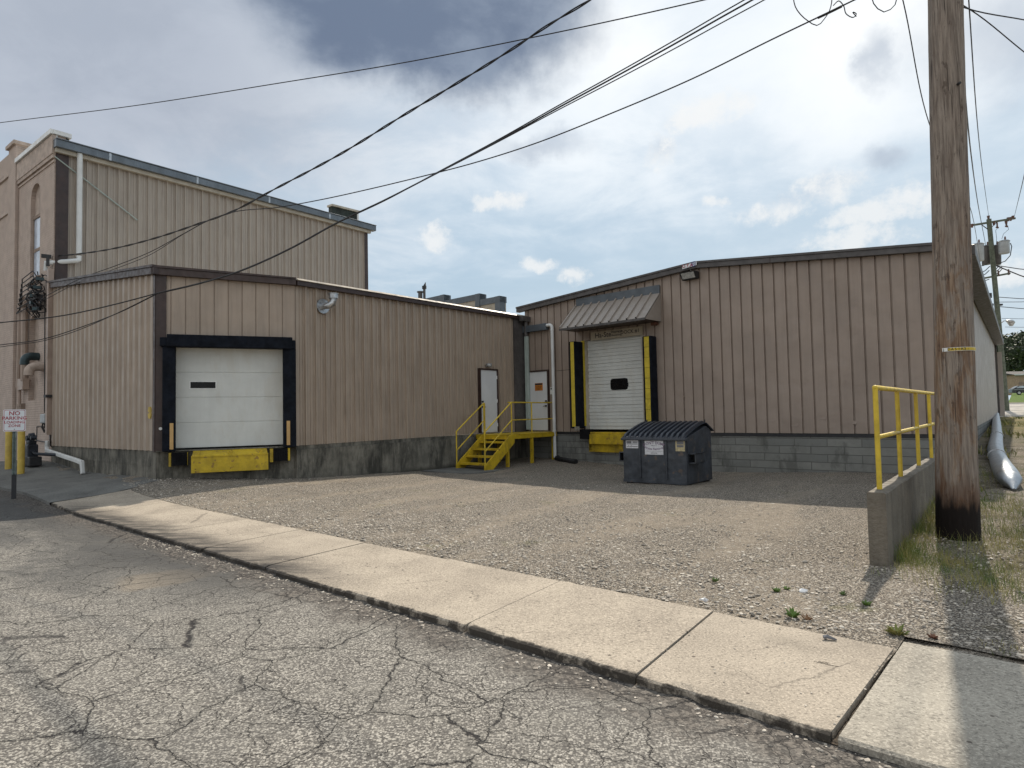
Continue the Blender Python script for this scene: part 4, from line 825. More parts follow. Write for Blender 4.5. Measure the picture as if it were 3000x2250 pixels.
    # downspouts on the flank: white top run, elbow, painted lower run, white shoe
    top=W.px(190,458,.2); mb=MB().tube([W.P(.62,ze+.1,.16),W.P(.62,W.px(190,738,.16)[1],.16)],.078,12); zb=W.px(190,748,.16)[1]
    obj('downspout',mb,'white_pipe',T,smooth=True)
    # elbow swings round the corner onto the brick
    e0=Vector(W.P(.62,zb+.05,.16)); e1=Vector(W.P(.55,zb-.12,.20)); e2=Vector(BRK.P(L-.15,bx(140,770,.12)[1],.16)); e3=Vector(BRK.P(L-.22,bx(140,790,.12)[1],.12))
    obj('downspout_elbow',MB().tube([e0,e0+Vector((0,0,-.12)),e1,e2,e3],.072,12),'white_pipe',T,smooth=True)
    # painted lower run beside the low building
    w=AB; o=.12; s_=AB.px(141,1100,o)[0]; zlo=AB.px(140,1262,o)[1]
    obj('downspout',MB().wb(AB,s_-.07,s_+.07,2.4,e3.z-.0,.02,.16),'painted_pipe',T); obj('downspout',MB().wb(AB,s_-.07,s_+.07,zlo-.12,2.36,.02,.16),'painted_pipe',T); obj('pipe_clamp',MB().wb(AB,s_-.12,s_+.14,2.34,2.42,.0,.2),'ink_black',T)
    a=AB.px(137,1298,.2); zs=AB.px(138,1293,.14)[1]; pts=[AB.P(s_,zs+.02,.12),AB.P(s_+.01,AB.px(140,1312,.14)[1],.13),AB.P(s_+.13,AB.px(150,1321,.16)[1],.16),AB.P(*AB.px(228,1350,.25),.25),AB.P(AB.px(240,1352,.27)[0],AB.px(240,1352,.27)[1]-.03,.27)]
    e=AB.px(243,1372,.27); pts.append(AB.P(AB.px(243,1360,.27)[0],G(*AB.P(e[0],0,.27)[:2])+.02,.27)); mb=MB()
    for p,q in zip(pts,pts[1:]): mb.bar(p,q,.09,.115)
    for p in pts[1:-1]: mb.rb(p,.10,.10,.115,math.atan2(AB.d[1],AB.d[0]))
    obj('downspout_shoe',mb,'white_pipe',T,bevel=.02)
    # diagonal thin conduit on the cladding
    a=W.px(160,458,.06); b=W.px(402,645,.06); obj('diagonal_rod',MB().tube([W.P(*a,.06),W.P(*W.px(345,600,.06),.06),W.P(*b,.06)],.02,6),'pale_pipe',T)
    # conduits, cable junction, vent hoods, small boxes on the brick
    mb=MB(); 
    for x0,x1,ya,yb,r in ((60,53,885,1135,.07),(72,70,900,1115,.10),(57,57,1140,1190,.05)):
        mb.tube([BRK.P(*bx(x0+8,ya-12,.12),.12),BRK.P(*bx(x0,ya,.12),.12),BRK.P(*bx(x1,yb,.12),.12)],r,8)
    obj('conduit',mb,'painted_pipe',T); obj('conduit_box',MB().wb(BRK,bx(59,1120,.1)[0],bx(75,1120,.1)[0],bx(66,1142,.1)[1],bx(66,1110,.1)[1],.0,.18),'painted_pipe',T)
    obj('conduit_box',MB().wb(BRK,bx(51,1190,.1)[0],bx(63,1190,.1)[0],bx(57,1200,.1)[1],bx(57,1183,.1)[1],.0,.12),'recess_brown',T)
    obj('conduit',MB().tube([BRK.P(*bx(131.5,860,.03),.03),BRK.P(*bx(131,1000,.03),.03),BRK.P(*bx(130,1210,.03),.03)],.014,6),'ink_black',T)
    for (xa,ya,xb,yb,r,m) in ((114,1045,88,1060,.125,'hood_teal'),(127,1075,88,1092,.13,'brick_trim')):
        p0=BRK.P(*bx(xa,ya,.0),-.02); p1=BRK.P(*bx((xa+xb)/2+2,ya-2,.5),.45); q=bx(xb,yb,.8); p2=BRK.P(q[0],bx(xb,ya,.8)[1],.62); p3=BRK.P(q[0],q[1]-.1,.72)
        c=Vector(p1); pts=[p0,BRK.P(bx(xa,ya)[0],bx(xa,ya)[1],.16)]
        for t in range(0,91,18): th=math.radians(t); pts.append(BRK.P(bx(xa,ya)[0],bx(xa,ya)[1]-.17+.17*math.cos(th),.20+.17*math.sin(th)))
        pts.append(BRK.P(bx(xa,ya)[0],bx(xa,ya)[1]-.27,.37)); obj('vent_hood',MB().tube(pts,r,14,caps=False).tube([pts[-1],tuple(Vector(pts[-1])+Vector((0,0,.02)))],r*.9,14),m,T,smooth=True)
    a=bx(121,1213,.12); b=bx(134,1240,.12); mb_=obj('meter_box',MB().wb(BRK,a[0],b[0],b[1],a[1],.0,.16),'transformer',T,bevel=.03)
    mb=MB(); c=Vector(BRK.P((a[0]+b[0])/2,b[1],.1))
    for i in range(3): mb.tube([c+Vector((.03*i-.03,0,0)),c+Vector((.08-.05*i,0,-.18)),c+Vector((.02*i,0,-.28)),c+Vector((-.08+.02*i,0,-.12)),c+Vector((-.05,0,.0))],.012,5)
    obj('cable_loop',mb,'wire_black',mb_)
    obj('conduit',MB().tube([BRK.P(*bx(108,1249,.02),.02),BRK.P(*bx(107,1295,.02),.02)],.012,5).tube([BRK.P(*bx(108,1249,.02),.02),BRK.P(*bx(131,1249,.02),.02)],.012,5).tube([BRK.P(*bx(108,1290,.03),.03),BRK.P(*bx(132,1295,.03),.03)],.018,5),'ink_black',T)
    # bundle of drop loops
    mb=MB(); c=np.array(bx(98,868,.3))
    for i in range(26):
        p=[]; cx=c[0]+rng.uniform(-.55,.55); cz=c[1]+rng.uniform(-.35,.55); ph=rng.uniform(0,6); a_,b_=rng.uniform(.12,.5),rng.uniform(.08,.3)
        for t in range(9): th=ph+t*.62; p.append(BRK.P(cx+a_*math.cos(th),cz+b_*math.sin(th)-.02*t,.2+.12*math.sin(th*1.7+i)))
        mb.tube(p,.016,5)
    for i in range(8):
        z=c[1]-.5+i*.15; mb.tube([BRK.P(bx(66,890,.1)[0],bx(66,900,.1)[1]-.02*i,.12),BRK.P(bx(62,870,.1)[0]+.08*i,z+.2,.22),BRK.P(c[0]-.1,z+.25,.3),BRK.P(c[0]+.2,z,.25)],.016,5)
    cb=obj('cable_bundle',mb,'wire_black',T)
    mb=MB()
    for i in range(5): p=Vector(BRK.P(c[0]+rng.uniform(-.2,.45),c[1]-.4+i*.22,.25)); mb.rb(p,.20,.12,.09,rng.uniform(0,1))
    obj('splice_case',mb,'hood_teal',cb)
    a=Vector(BRK.P(*bx(130,750,.2),.15)); obj('cable_bracket',MB().rb(a,.25,.12,.10,.6).rb(a+Vector((.05,0,-.15)),.08,.08,.3,.5),'dark_metal',T)
    return tuple(a)
BRACKET=build_tall()
# ------------------------------------------------------------------ stepped building behind
def build_rear():
    d=50.0; p=at(1227,877,d); a=np.array(p[:2]); W=Wall(a,a+FAC.d*12); bodies=MB()
    T=thing('stepped_building','distant tan building with a stepped parapet above the low metal roof','building',(a[0],a[1],0))
    for xa,xb,ya,yb in ((1196,1302,884,863),(1303.5,1406,879,860),(1407.5,1465,879,867)):
        s0=W.px(xa,900)[0]; s1=W.px(xb,900)[0]; z=W.px(xb,yb)[1]; dep=.6; bodies.wb(W,s0+.1,s1-.4,0,z-1.3,-7,-.55)
        obj('wall',MB().wb(W,s0,s1-.02,0,z-.42,-dep,0),'rear_wall',T)
        obj('parapet_trim',MB().wb(W,s0,s1+.02,z-.42,z,-.5,.06).wb(W,s1-.4,s1+.05,z-.9 if xb<1460 else z-1.6,z+.005,-.45,.09).wb(W,s1-.25,s1+.05,z-.42,z,-dep,.05),'rear_trim',T)
    obj('rear_body',bodies,'rear_wall',T)
    for xa,xb,yt,r in ((1226,1237,857,.17),(1240,1247,846,.10)):
        q=at((xa+xb)/2,880,d-.5); z=at((xa+xb)/2,yt,d-.5)[2]
        f=obj('flue',MB().tube([(q[0],q[1],q[2]-3),(q[0],q[1],z)],r,10),'trim_grey',T,smooth=True)
        if r>.15: obj('flue_cap',MB().tube([(q[0],q[1],z),(q[0],q[1],z+.09)],r*1.5,10),'trim_grey',f)
        else: obj('flue_cap',MB().tube([(q[0],q[1],z),(q[0],q[1],z+.22)],r*1.7,8).tube([(q[0]+.02,q[1],z+.2),(q[0]+.1,q[1],z+.5)],[.13,.02],5),'ink_black',f)
build_rear()
# ------------------------------------------------------------------ yellow steel steps
def build_steps():
    s0,s1=5.22,6.52; oA,oB=.42,1.56; zt=.93; g=lambda s,o:G(*CD.P(s,0,o)[:2])
    T=thing('steel_steps','yellow painted steel steps and landing between two white doors','steps',CD.P(6.2,0,1.0))
    ls=obj('landing',MB().wb(CD,s1+.0,CD.L-.12,zt-.03,zt,.10,1.40),'yellow_paint',T)
    mb=MB().wb(CD,s1,CD.L-.15,zt-.15,zt-.035,1.34,1.42).wb(CD,s1,s1+.05,zt-.15,zt-.035,.1,1.34).wb(CD,s1,CD.L-.15,zt-.15,zt-.035,.10,.15); obj('landing_frame',mb,'yellow_paint',ls)
    P=CD.P
    for o in (oA,oB):
        zb=g(s0,o); h=.15; L=.27
        mb=MB(); v=[P(s0,zb,o),P(s0+L*1.25,zb,o),P(s1+.12,zt-.26,o),P(s1+.12,zt-.0,o),P(s1-.08,zt-.0,o),P(s0,zb+.15,o)]; w=[P(a,b,o+.045) for a,b in ((s0,zb),(s0+L*1.25,zb),(s1+.12,zt-.26),(s1+.12,zt),(s1-.08,zt),(s0,zb+.15))]
        mb.poly(v+w,[(5,4,3,2,1,0),(6,7,8,9,10,11)]+[(i,(i+1)%6,6+(i+1)%6,6+i) for i in range(6)]); obj('stringer',mb,'yellow_paint',T,bevel=.004)
    n=5; z0=g(s0,1.0)
    for i in range(1,n):
        z=z0+(zt-z0)*i/n; s=s0+.14+(s1-s0-.02)*(i-1)/(n-1)*.97
        mb=MB().wb(CD,s-.02,s+.26,z-.02,z,oA+.047,oB-.002).wb(CD,s-.02,s-.0,z-.055,z-.021,oA+.047,oB-.002); obj('tread',mb,'yellow_paint',T)
    for s,o in ((s1+.06,1.36),(7.85,1.36),(CD.L-.22,1.30),(7.6,.16),(s1+.06,.2)): obj('leg',MB().rb((P(s,0,o)[0],P(s,0,o)[1],(zt-.15+g(s,o))/2),.085,.085,zt-.15-g(s,o)+.04,math.atan2(CD.d[1],CD.d[0])),'yellow_paint',T)
    # hand rails
    r=.021; H=1.0
    for o in (oA+.02,oB+.02):
        zb=g(s0,o); low=P(s0+.03,zb+.06,o); lt=P(s0+.03,zb+.15+H,o); top=P(s1+.02,zt+H+.0,o); tb=P(s1+.02,zt-.1,o); mb=MB()
        mb.tube([low,lt],r,8).tube([lt,top],r,8).tube([tb,top],r,8).tube([P(s0+.03,zb+.12+H*.45,o),P(s1+.02,zt+H*.45,o)],r*.85,8)
        if o>1:
            e1=P(7.85,zt+H,1.38); e2=P(CD.L-.16,zt+H,1.33); mb.tube([top,P(s1+.06,zt+H,1.42)],r,8)
            mb.tube([P(s1+.02,zt+H,o),e1,e2],r,8).tube([P(s1+.02,zt+H*.45,o),P(7.85,zt+H*.45,1.38),P(CD.L-.16,zt+H*.45,1.33)],r*.85,8).tube([P(7.85,zt-.05,1.38),e1],r,8).tube([P(CD.L-.16,zt-.05,1.33),e2],r,8)
        else: mb.tube([P(s1+.09,zt-.05,o-.02),P(s1+.09,zt+H,o-.02)],r,8).tube([top,P(s1+.09,zt+H,o-.02)],r,8)
        obj('handrail',mb,'yellow_rail',T,smooth=True)
    tag(struct_slab(),'thin cracked concrete pad at the foot of the yellow steps','pad')
def struct_slab():
    mb=MB(); a,b,o0,o1=3.95,5.9,.12,1.9; n=8
    v=[CD.P(a,0,o0+.1),CD.P(a+.3,0,o1-.2),CD.P(a+1.0,0,o1),CD.P(b,0,o1-.1),CD.P(b,0,o0)]; v=[(x,y,G(x,y)+.025) for x,y,_ in v]; w=[(x,y,z-.08) for x,y,z in v]
    mb.poly(v+w,[tuple(range(5)),tuple(range(9,4,-1))]+[(i,(i+1)%5,5+(i+1)%5,5+i) for i in range(5)]); return obj('concrete_pad',mb,'apron_dark')
build_steps()
# ------------------------------------------------------------------ dumpster
def build_dumpster():
    fl=np.array([2.60,15.42]); fr=np.array([3.83,14.42]); br=np.array([4.80,15.30]); W=Wall(fl,fr); 
    g=min(G(*fl),G(*fr))-.0; L=W.L; S=Wall(fr,br); D=1.42; P=W.P; zf=g+1.06; zb=g+1.19; zp=g+1.37
    T=thing('dumpster','dark blue steel dumpster with ribbed black lid and stickers on its front','dumpster',(3.4,15.6,g))
    zp_o=-D*.80; mb=MB(); prof=[(0,g+.03),(0,zf),(zp_o,zp-.06),(-D,zb),(-D,g+.03)]
    v=[P(0,z,o) for o,z in prof]+[P(L,z,o) for o,z in prof]; mb.poly(v,[(0,1,2,3,4),(9,8,7,6,5)]+[(i,5+i,5+(i+1)%5,(i+1)%5) for i in range(5)])
    body=obj('body',mb,'dumpster_blue',T,bevel=.012)
    obj('top_rim',MB().wb(W,-.03,L+.03,zf-.055,zf+.0,-.02,.05),'dumpster_blue',body,bevel=.006)
    mb=MB(); 
    for s in (L*.285,L*.70): mb.wb(W,s-.02,s+.02,g+.14,zf-.06,.001,.03)
    obj('rib',mb,'dumpster_blue',body,bevel=.006)
    mb=MB().wb(W,.0,L,g+.03,g+.09,.001,.02); obj('base_rail',mb,'dumpster_blue',body)
    for o,zs in((-.08,1),(-D+.1,1)): 
        for s in (.12,L-.12): obj('skid',MB().wb(W,s-.06,s+.06,g-.06,g+.03,o-.06,o+.06),'dark_metal',T)
    # fork pockets on both ends
    for w_,sg in ((Wall(W.P(L,0,0)[:2],W.P(L,0,-D)[:2]),1),(Wall(W.P(0,0,-D)[:2],W.P(0,0,0)[:2]),-1)):
        a,b=(.10,.62) if sg==1 else (D-.62,D-.10); z0,z1=g+.50,g+.72; mb=MB(); t=.02
        mb.wb(w_,a,b,z1-t,z1,.001,.17).wb(w_,a,b,z0,z0+t,.001,.17).wb(w_,a,b,z0,z1,.15,.17); fp=obj('fork_pocket',mb,'dumpster_blue',T)
        obj('end_rib',MB().wb(w_,.03,.06,g+.1,zf-.02,.001,.015),'dumpster_blue',T)
    # ribbed lid in two leaves, arched
    for a,b in ((.0,L/2-.008),(L/2+.008,L)):
        mb=MB(); n=6; pit=(b-a)/n; ss=[]
        for i in range(n):
            for da,h in ((0,0),(.16,0),(.26,.06),(.66,.06),(.76,0)): ss.append((a+(i+da)*pit-.0,h))
        ss.append((b,0)); rows=14; vs=[]
        for r in range(rows+1):
            u=r/rows; o=.045+(zp_o-.045)*u; z=zf+.012+(zp-zf)*(.6*math.sin(u*math.pi/2)+.4*u); 
            for s,h in ss: vs.append(P(s,z+h*(1 if .05<u<.97 else .1),o))
        m=len(ss); fs=[(r*m+i,r*m+i+1,(r+1)*m+i+1,(r+1)*m+i) for r in range(rows) for i in range(m-1)]
        oo=len(vs); vs+=[P(s,zf-.035,.06) for s,h in ss]; fs+=[(i,oo+i,oo+i+1,i+1) for i in range(m-1)]
        mb.poly(vs,fs); obj('lid',mb,'lid_black',T,smooth=True)
    obj('lid_rear',MB().poly([P(-.02,zp+.015,zp_o),P(L+.02,zp+.015,zp_o),P(L+.05,zb+.01,-D-.05),P(-.05,zb+.01,-D-.05),P(-.02,zp-.01,zp_o),P(L+.02,zp-.01,zp_o),P(L+.05,zb-.02,-D-.05),P(-.05,zb-.02,-D-.05)],[(0,1,2,3),(7,6,5,4),(0,4,5,1),(1,5,6,2),(2,6,7,3),(3,7,4,0)]),'lid_black',T)
    mb=MB()
    for u in (.04,L-.04): mb.tube([P(u,zp+.0,zp_o-.02),P(u,zp+.08,zp_o-.03)],.018,6)
    obj('hinge_pin',mb,'dark_metal',T)
    # stickers
    z=lambda y:g+(1412-y)/ (1412-1272)*1.04
    def st(xa,xb,ya,yb,m,o=.004): u0=W.px(xa,1300)[0]; u1=W.px(xb,1300)[0]; z1=W.px((xa+xb)/2,ya)[1]; z0=W.px((xa+xb)/2,yb)[1]; return u0,u1,z0,z1,obj('sticker',MB().wb(W,u0,u1,z0,z1,.001,o),m,T)
    u0,u1,z0,z1,s=st(1834,1870,1279,1313,'sticker_white'); mb=MB(); h=z1-z0; w=u1-u0
    mb.wb(W,u0+w*.05,u0+w*.45,z0+h*.42,z0+h*.60,.004,.006); obj('label_block',mb,'ink_grey',s)
    mb=MB()
    for y,a,b in ((.94,.05,.95),(.85,.05,.5),(.85,.6,.9),(.55,.55,.95),(.47,.55,.95),(.36,.05,.95),(.15,.5,.95)): mb.wb(W,u0+w*a,u0+w*b,z0+h*y-.006,z0+h*y+.006,.004,.006)
    for i in range(6): mb.wb(W,u0+w*(.08+i*.07),u0+w*(.11+i*.07),z0+h*.08,z0+h*(.16+.05*(i%3)),.004,.006)
    obj('label_print',mb,'ink_black',s)
    u0,u1,z0,z1,s=st(1889,1943,1291,1332,'sticker_white'); h=z1-z0; w=u1-u0; c=(u0+u1)/2
    obj('lettering',wtext(W,'DON\'T DUMP',.088,c,z1-h*.16,.007,arc=.75),'ink_purple',s); obj('lettering',wtext(W,'Waste Removal',.075,c,z0+h*.40,.007,arc=-.75),'ink_purple',s)
    obj('lettering',wtext(W,'HAUL IT',.04,c,z1-h*.35,.007),'ink_grey',s); obj('print_line',MB().wb(W,u0+w*.08,u1-w*.05,z0+h*.235,z0+h*.25,.004,.006),'ink_grey',s)
    obj('lettering',wtext(W,'555 0100',.04,c,z0+h*.11,.007),'ink_grey',s)
    u0,u1,z0,z1,s=st(1979,2006,1283,1322,'sticker_cream'); h=z1-z0; w=u1-u0; c=(u0+u1)/2
    obj('label_block',MB().wb(W,u0+w*.08,u1-w*.08,z1-h*.2,z1-h*.05,.004,.006),'ink_black',s); obj('lettering',wtext(W,'CAUTION',.04,c,z1-h*.125,.008),'sticker_cream',s)
    mb=MB()
    for y in (.72,.64,.56,.42,.34): mb.wb(W,u0+w*.15,u1-w*.12,z0+h*y-.012,z0+h*y+.012,.004,.006)
    obj('label_print',mb,'ink_grey',s)
build_dumpster()
# ------------------------------------------------------------------ retaining wall and rail
RW=Wall((3.56,6.60),(3.56+VD[0],6.60+VD[1]))
def build_retaining():
    Lr=float(isect(RW,FAC)@RW.d-RW.a@RW.d)-.05
    mb=MB(); n=40; V=[]
    for i in range(n+1):
        t=Lr*i/n; z=.73; b=-.3
        for o,zz in ((0,b),(0,z-.008),(.012,z),(.155,z),(.17,z-.01),(.17,b)): V.append(RW.P(t,zz+(rng.normal(0,.003) if zz>0 else 0),o+(rng.normal(0,.0025) if 0<i<n else 0)))
    mb.poly(V,[(i*6+j,(i+1)*6+j,(i+1)*6+j+1,i*6+j+1) for i in range(n) for j in range(5)]+[(0,1,2,3,4,5),tuple(n*6+j for j in range(5,-1,-1))])
    w=obj('retaining_wall',mb,'concrete_wall'); tag(w,'low weathered concrete retaining wall beside the utility pole','wall')
    T=thing('guard_rail','yellow tubular guard rail standing along the retaining wall top','railing',RW.P(3,.73,.085))
    ts=[RW.so((x,y))[0] for x,y in ((3.78,6.82),(4.73,7.98),(5.82,9.38),(6.84,10.69))]; 
    while ts[-1]+1.6<Lr: ts.append(ts[-1]+1.6)
    for t in ts: obj('post',MB().tube([RW.P(t,.72,.07),RW.P(t,1.775,.07)],.026,14),'yellow_rail',T,smooth=True)
    obj('top_rail',MB().tube([RW.P(ts[0]-.0,1.79,.07),RW.P(ts[-1],1.79,.07)],.026,14),'yellow_rail',T,smooth=True)
    obj('corner_elbow',MB().sphere(RW.P(ts[0],1.788,.07),.029,8),'yellow_rail',T,smooth=True)
    obj('mid_rail',MB().tube([RW.P(ts[0],1.27,.07),RW.P(ts[-1],1.27,.07)],.024,14),'yellow_rail',T,smooth=True)
build_retaining()
# ------------------------------------------------------------------ near utility pole
LEAN=.026
def build_pole():
    b=on(ZS,2808,1573); x,y,z=b; top=10.6
    T=thing('utility_pole','weathered wooden utility pole with a number tag and dark tarred foot','utility pole',(x,y,z))
    mb=MB(); seg=48; rows=70; V=[]
    wr=[rng.normal(0,.0035) for _ in range(seg)]
    for r in range(rows+1):
        u=r/rows; zz=z-.3+(top-z+.3)*u; rad=.214-.0055*(zz-z)
        if zz<1.0: rad+=.010*(1-zz)
        for j in range(seg): th=2*math.pi*j/seg; q=rad+wr[j]+.003*math.sin(3*th+zz*1.3)+rng.normal(0,.0008); V.append((x+q*math.cos(th)+LEAN*(zz-z),y+q*math.sin(th),zz))
    mb.poly(V,[(r*seg+j,r*seg+(j+1)%seg,(r+1)*seg+(j+1)%seg,(r+1)*seg+j) for r in range(rows) for j in range(seg)]+[tuple(rows*seg+j for j in range(seg))]); obj('shaft',mb,'pole_wood',T,smooth=True)
    # number strip wrapped on the face
    zt=2.235; h=.042; r=.214-.0055*(zt-z)+.007; cx=x+LEAN*(zt-z); th0=math.atan2(-y,-cx); mb=MB(); n=14
    f=lambda px: th0+math.asin(max(-1,min(1,(px-2817)/60)))   # around the shaft
    def strip(pa,pb,m,name,par,rr_,hh=h):
        mb=MB(); V=[]
        for i in range(n+1): th=f(pa+(pb-pa)*i/n); V+=[(cx+rr_*math.cos(th),y+rr_*math.sin(th),zt-hh/2-.0),(cx+rr_*math.cos(th),y+rr_*math.sin(th),zt+hh/2)]
        return obj(name,mb.poly(V,[(2*i,2*i+2,2*i+3,2*i+1) for i in range(n)]),m,par)
    tg=strip(2785,2878,'white_metal','number_strip',T,r+.001); strip(2800,2878,'yellow_rail','number_plate',tg,r+.003,.034)
    for px,c in ((2789,'J'),(2804,'D'),(2813,'A'),(2822,'S'),(2831,'1'),(2839,'A'),(2847,'2'),(2856,'-')):
        th=f(px); obj('numeral',text_mb(c,.042,(cx+(r+.006)*math.cos(th),y+(r+.006)*math.sin(th),zt),(-math.sin(th),math.cos(th),0),(0,0,1)),'ink_black',tg)
    # crossarm above the frame, carrying the spans
    a=Vector((x+LEAN*9.6,y,9.6)); d=Vector((SD[0],SD[1],0)); obj('crossarm',MB().bar(a-d*1.3,a+d*1.3,.10,.12),'pole_green',T)
    for s in (-1.2,-.5,.5,1.2): obj('insulator',MB().tube([a+d*s+Vector((0,0,.06)),a+d*s+Vector((0,0,.2))],[.05,.03],8),'insulator',T)
    for zz in (4.95,): obj('bolt',MB().tube([(x+LEAN*zz,y-.235,zz+.4),(x+LEAN*zz,y-.19,zz+.4)],.015,6),'dark_metal',T)
    return x,y
PX,PY=build_pole()
# ------------------------------------------------------------------ overhead lines: sagging spans between real supports
def span(pts,d0,d1,n=60):   # surveyed points; range varies so that the span lies in one vertical plane
    xs=np.array([p[0] for p in pts],float); ys=np.array([p[1] for p in pts],float); 
    t=np.r_[0,np.cumsum(np.hypot(np.diff(xs),np.diff(ys)))]; u=np.linspace(0,t[-1],n)
    def cr(v):
        m=np.gradient(v,t); i=np.clip(np.searchsorted(t,u)-1,0,len(t)-2); h=t[i+1]-t[i]; s=(u-t[i])/h
        return (2*s**3-3*s**2+1)*v[i]+(s**3-2*s**2+s)*h*m[i]+(-2*s**3+3*s**2)*v[i+1]+(s**3-s**2)*h*m[i+1]
    X,Y=cr(xs),cr(ys); out=[]
    for x,y in zip(X,Y):
        w=(x-xs[0])/(xs[-1]-xs[0]); dep=1/((1-w)/d0+w/d1); out.append(tuple(at(x,y,dep)))
    return out
S=1.3562
def D(*p): return [(a*S,b*S) for a,b in p]
def cable(pts,r,label,group=None,name='overhead_cable',mat_='wire_black',twist=0.0):
    mb=MB()
    if twist:
        P=[Vector(p) for p in pts]; 
        for ph in (0,math.pi):
            q=[]; L=0
            for i,p in enumerate(P):
                dr=(P[min(i+1,len(P)-1)]-P[max(0,i-1)]).normalized(); a=dr.cross(Vector((0,0,1))).normalized(); b=a.cross(dr)
                if i: L+=(P[i]-P[i-1]).length
                q.append(p+a*twist*math.cos(L*5+ph)+b*twist*math.sin(L*5+ph))
            mb.tube(q,r,6)
    else: mb.tube(pts,r,6)
    o=obj(name,mb,mat_,smooth=True); tag(o,label,'cable',group); return o
def build_wires():
    poletop=(2060*S)
    cable(span(D((-600,345),(0,265),(300,227),(600,180),(880,134),(1140,83),(1330,43),(1520,0),(1800,-68),(2048,-140)),26,8.2),.009,'thin black wire highest across the sky, running off the left edge')
    cable(span(D((98,554),(145,551),(240,538),(350,510),(430,483),(490,462),(600,405),(740,330),(870,250),(985,181),(1100,110),(1190,51),(1275,0),(1500,-140),(1750,-305)),20.2,9.2,160),.0125,'thick twisted black service cable ending at the corner bracket of the tall building',twist=.014)
    main=D((345,632),(430,612),(510,588),(620,540),(730,480),(835,430),(940,376),(1070,308),(1200,236),(1340,160),(1480,82),(1550,42),(1625,0),(1830,-118),(2048,-240))
    a=span(main,12.5,8.2,100); cable(a,.012,'lower of the black cables bundled over the big dock door','cables bundled over the loading yard')
    m2=[(x,y+(-0 if x<1300 else (x-1300)*(.012))) for x,y in main]; m2=[(x+ (0 if x<1270 else 0),y) for x,y in m2]
    cable(span([(x,y-(x-1150)*.013 if x>1200 else y+2) for x,y in main],12.5,8.3,100),.009,'middle black cable of the bundle, just above the lower one','cables bundled over the loading yard')
    cable(span([(x,y+(1 if x<1350 else (x-1350)*.022)) for x,y in main],12.5,8.1,100),.008,'outermost black cable of the bundle, parting from it toward the pole','cables bundled over the loading yard')
    for k,(pts,r,lb) in enumerate(((D((345,632),(250,657),(140,681),(0,697),(-600,740)),.012,'black cable leaving the bundle to the left, uppermost of its fan'),(D((345,632),(260,674),(180,705),(90,733),(0,745),(-600,790)),.009,'black cable leaving the bundle to the left, middle of its fan'),(D((335,636),(250,678),(150,720),(90,737),(40,744),(-600,830)),.007,'black cable leaving the bundle to the left, lowest and thinnest of its fan'))):
        cable(span(pts,12.5,14,50),r,lb,'cables fanning out before the corrugated wall')
    w4=D((98,640),(178,600),(250,574),(323,545),(400,503),(455,474),(500,459),(600,448),(700,430),(800,408),(900,384),(1020,353),(1150,312),(1320,245),(1500,168),(1670,84),(1835,5),(2048,-100))
    cable(span(w4,18.5,8.2,120),.010,'thin black telephone cable sagging across the tan roof to the cable tangle','cables crossing the tall wall')
    cable(span([(x,y+9-(x-130)*.003) if x<500 else (x,y+1) for x,y in w4[:7]],18.5,15.3,60),.008,'second thin cable just below the sagging telephone cable','cables crossing the tall wall')
    # splice and loops near the pole
    s=span(D((1540,150),(1670,84),(1835,5),(1870,-14)),10.2,8.9,20); T=obj('splice_sleeve',MB().tube(s[13:17],.018,8),'wire_black'); tag(T,'thick black splice sleeve on the cable near the top of the pole','cable splice')
    for pts,d,lb in ((D((1712,-50),(1722,22),(1745,45),(1765,55),(1785,35),(1790,-95)),9.2,'loose cable loop hanging left of the splice'),(D((1874,-142),(1880,-20),(1892,15),(1910,26),(1930,15),(1940,-30),(1950,-185)),8.9,'loose cable loop hanging right of the splice'),(D((1800,12),(1812,2),(1822,12),(1828,30),(1845,37),(1850,30),(1842,26),(1850,36)),9.0,'curly loose end of thin wire below the splice')):
        cable(span([p for p in pts],d,d-.01,26) if False else [tuple(at(x,y,d)) for x,y in smooth(pts)],.007,lb,name='cable_loop')
    # spans from the near pole to the distant pole
    def air(pts,n=50):   # smooth run through surveyed points (x, y, range)
        p=np.array([(x,y,1/d) for x,y,d in pts],float); t=np.r_[0,np.cumsum(np.hypot(*np.diff(p[:,:2],axis=0).T))]; u=np.linspace(0,t[-1],n); o=[]
        for v in p.T:
            m=np.gradient(v,t); i=np.clip(np.searchsorted(t,u)-1,0,len(t)-2); h=t[i+1]-t[i]; s=(u-t[i])/h
            o.append((2*s**3-3*s**2+1)*v[i]+(s**3-2*s**2+s)*h*m[i]+(-2*s**3+3*s**2)*v[i+1]+(s**3-s**2)*h*m[i+1])
        return [tuple(at(x,y,1/w)) for x,y,w in zip(*o)]
    G2='wires between the two utility poles'
    cable(air(((2490,-560,8.9),(2645,0,10.2),(2733,392,13.0),(2846,620,20),(2864,715,28),(2880,830,45.5))),.009,'thin wire dropping steeply left of the near pole toward the distant one',G2)
    cable(air(((2800,-640,8.2),(2838,0,10.2),(2878,500,22),(2897,636,45.5))),.010,'thin wire ending on the top pin of the distant pole',G2)
    cable(air(((2790,-300,8.2),(2818,150,10.4),(2844,445,16),(2863,585,25),(2888,720,45.5))),.014,'thicker wire passing right beside the near pole down to the transformers',G2)
    cable(air(((3230,-560,7.6),(3075,150,10.5),(2991,555,24),(2972,633,45.5))),.012,'wire curving in from the right edge to the crossarm end',G2)
    cable(air(((2795,12,8.15),(2840,27,8.25),(3000,58,8.8),(3500,155,11),(4300,300,17))),.008,'thin wire leaving the near pole to the right, upper of two','wires leaving to the right')
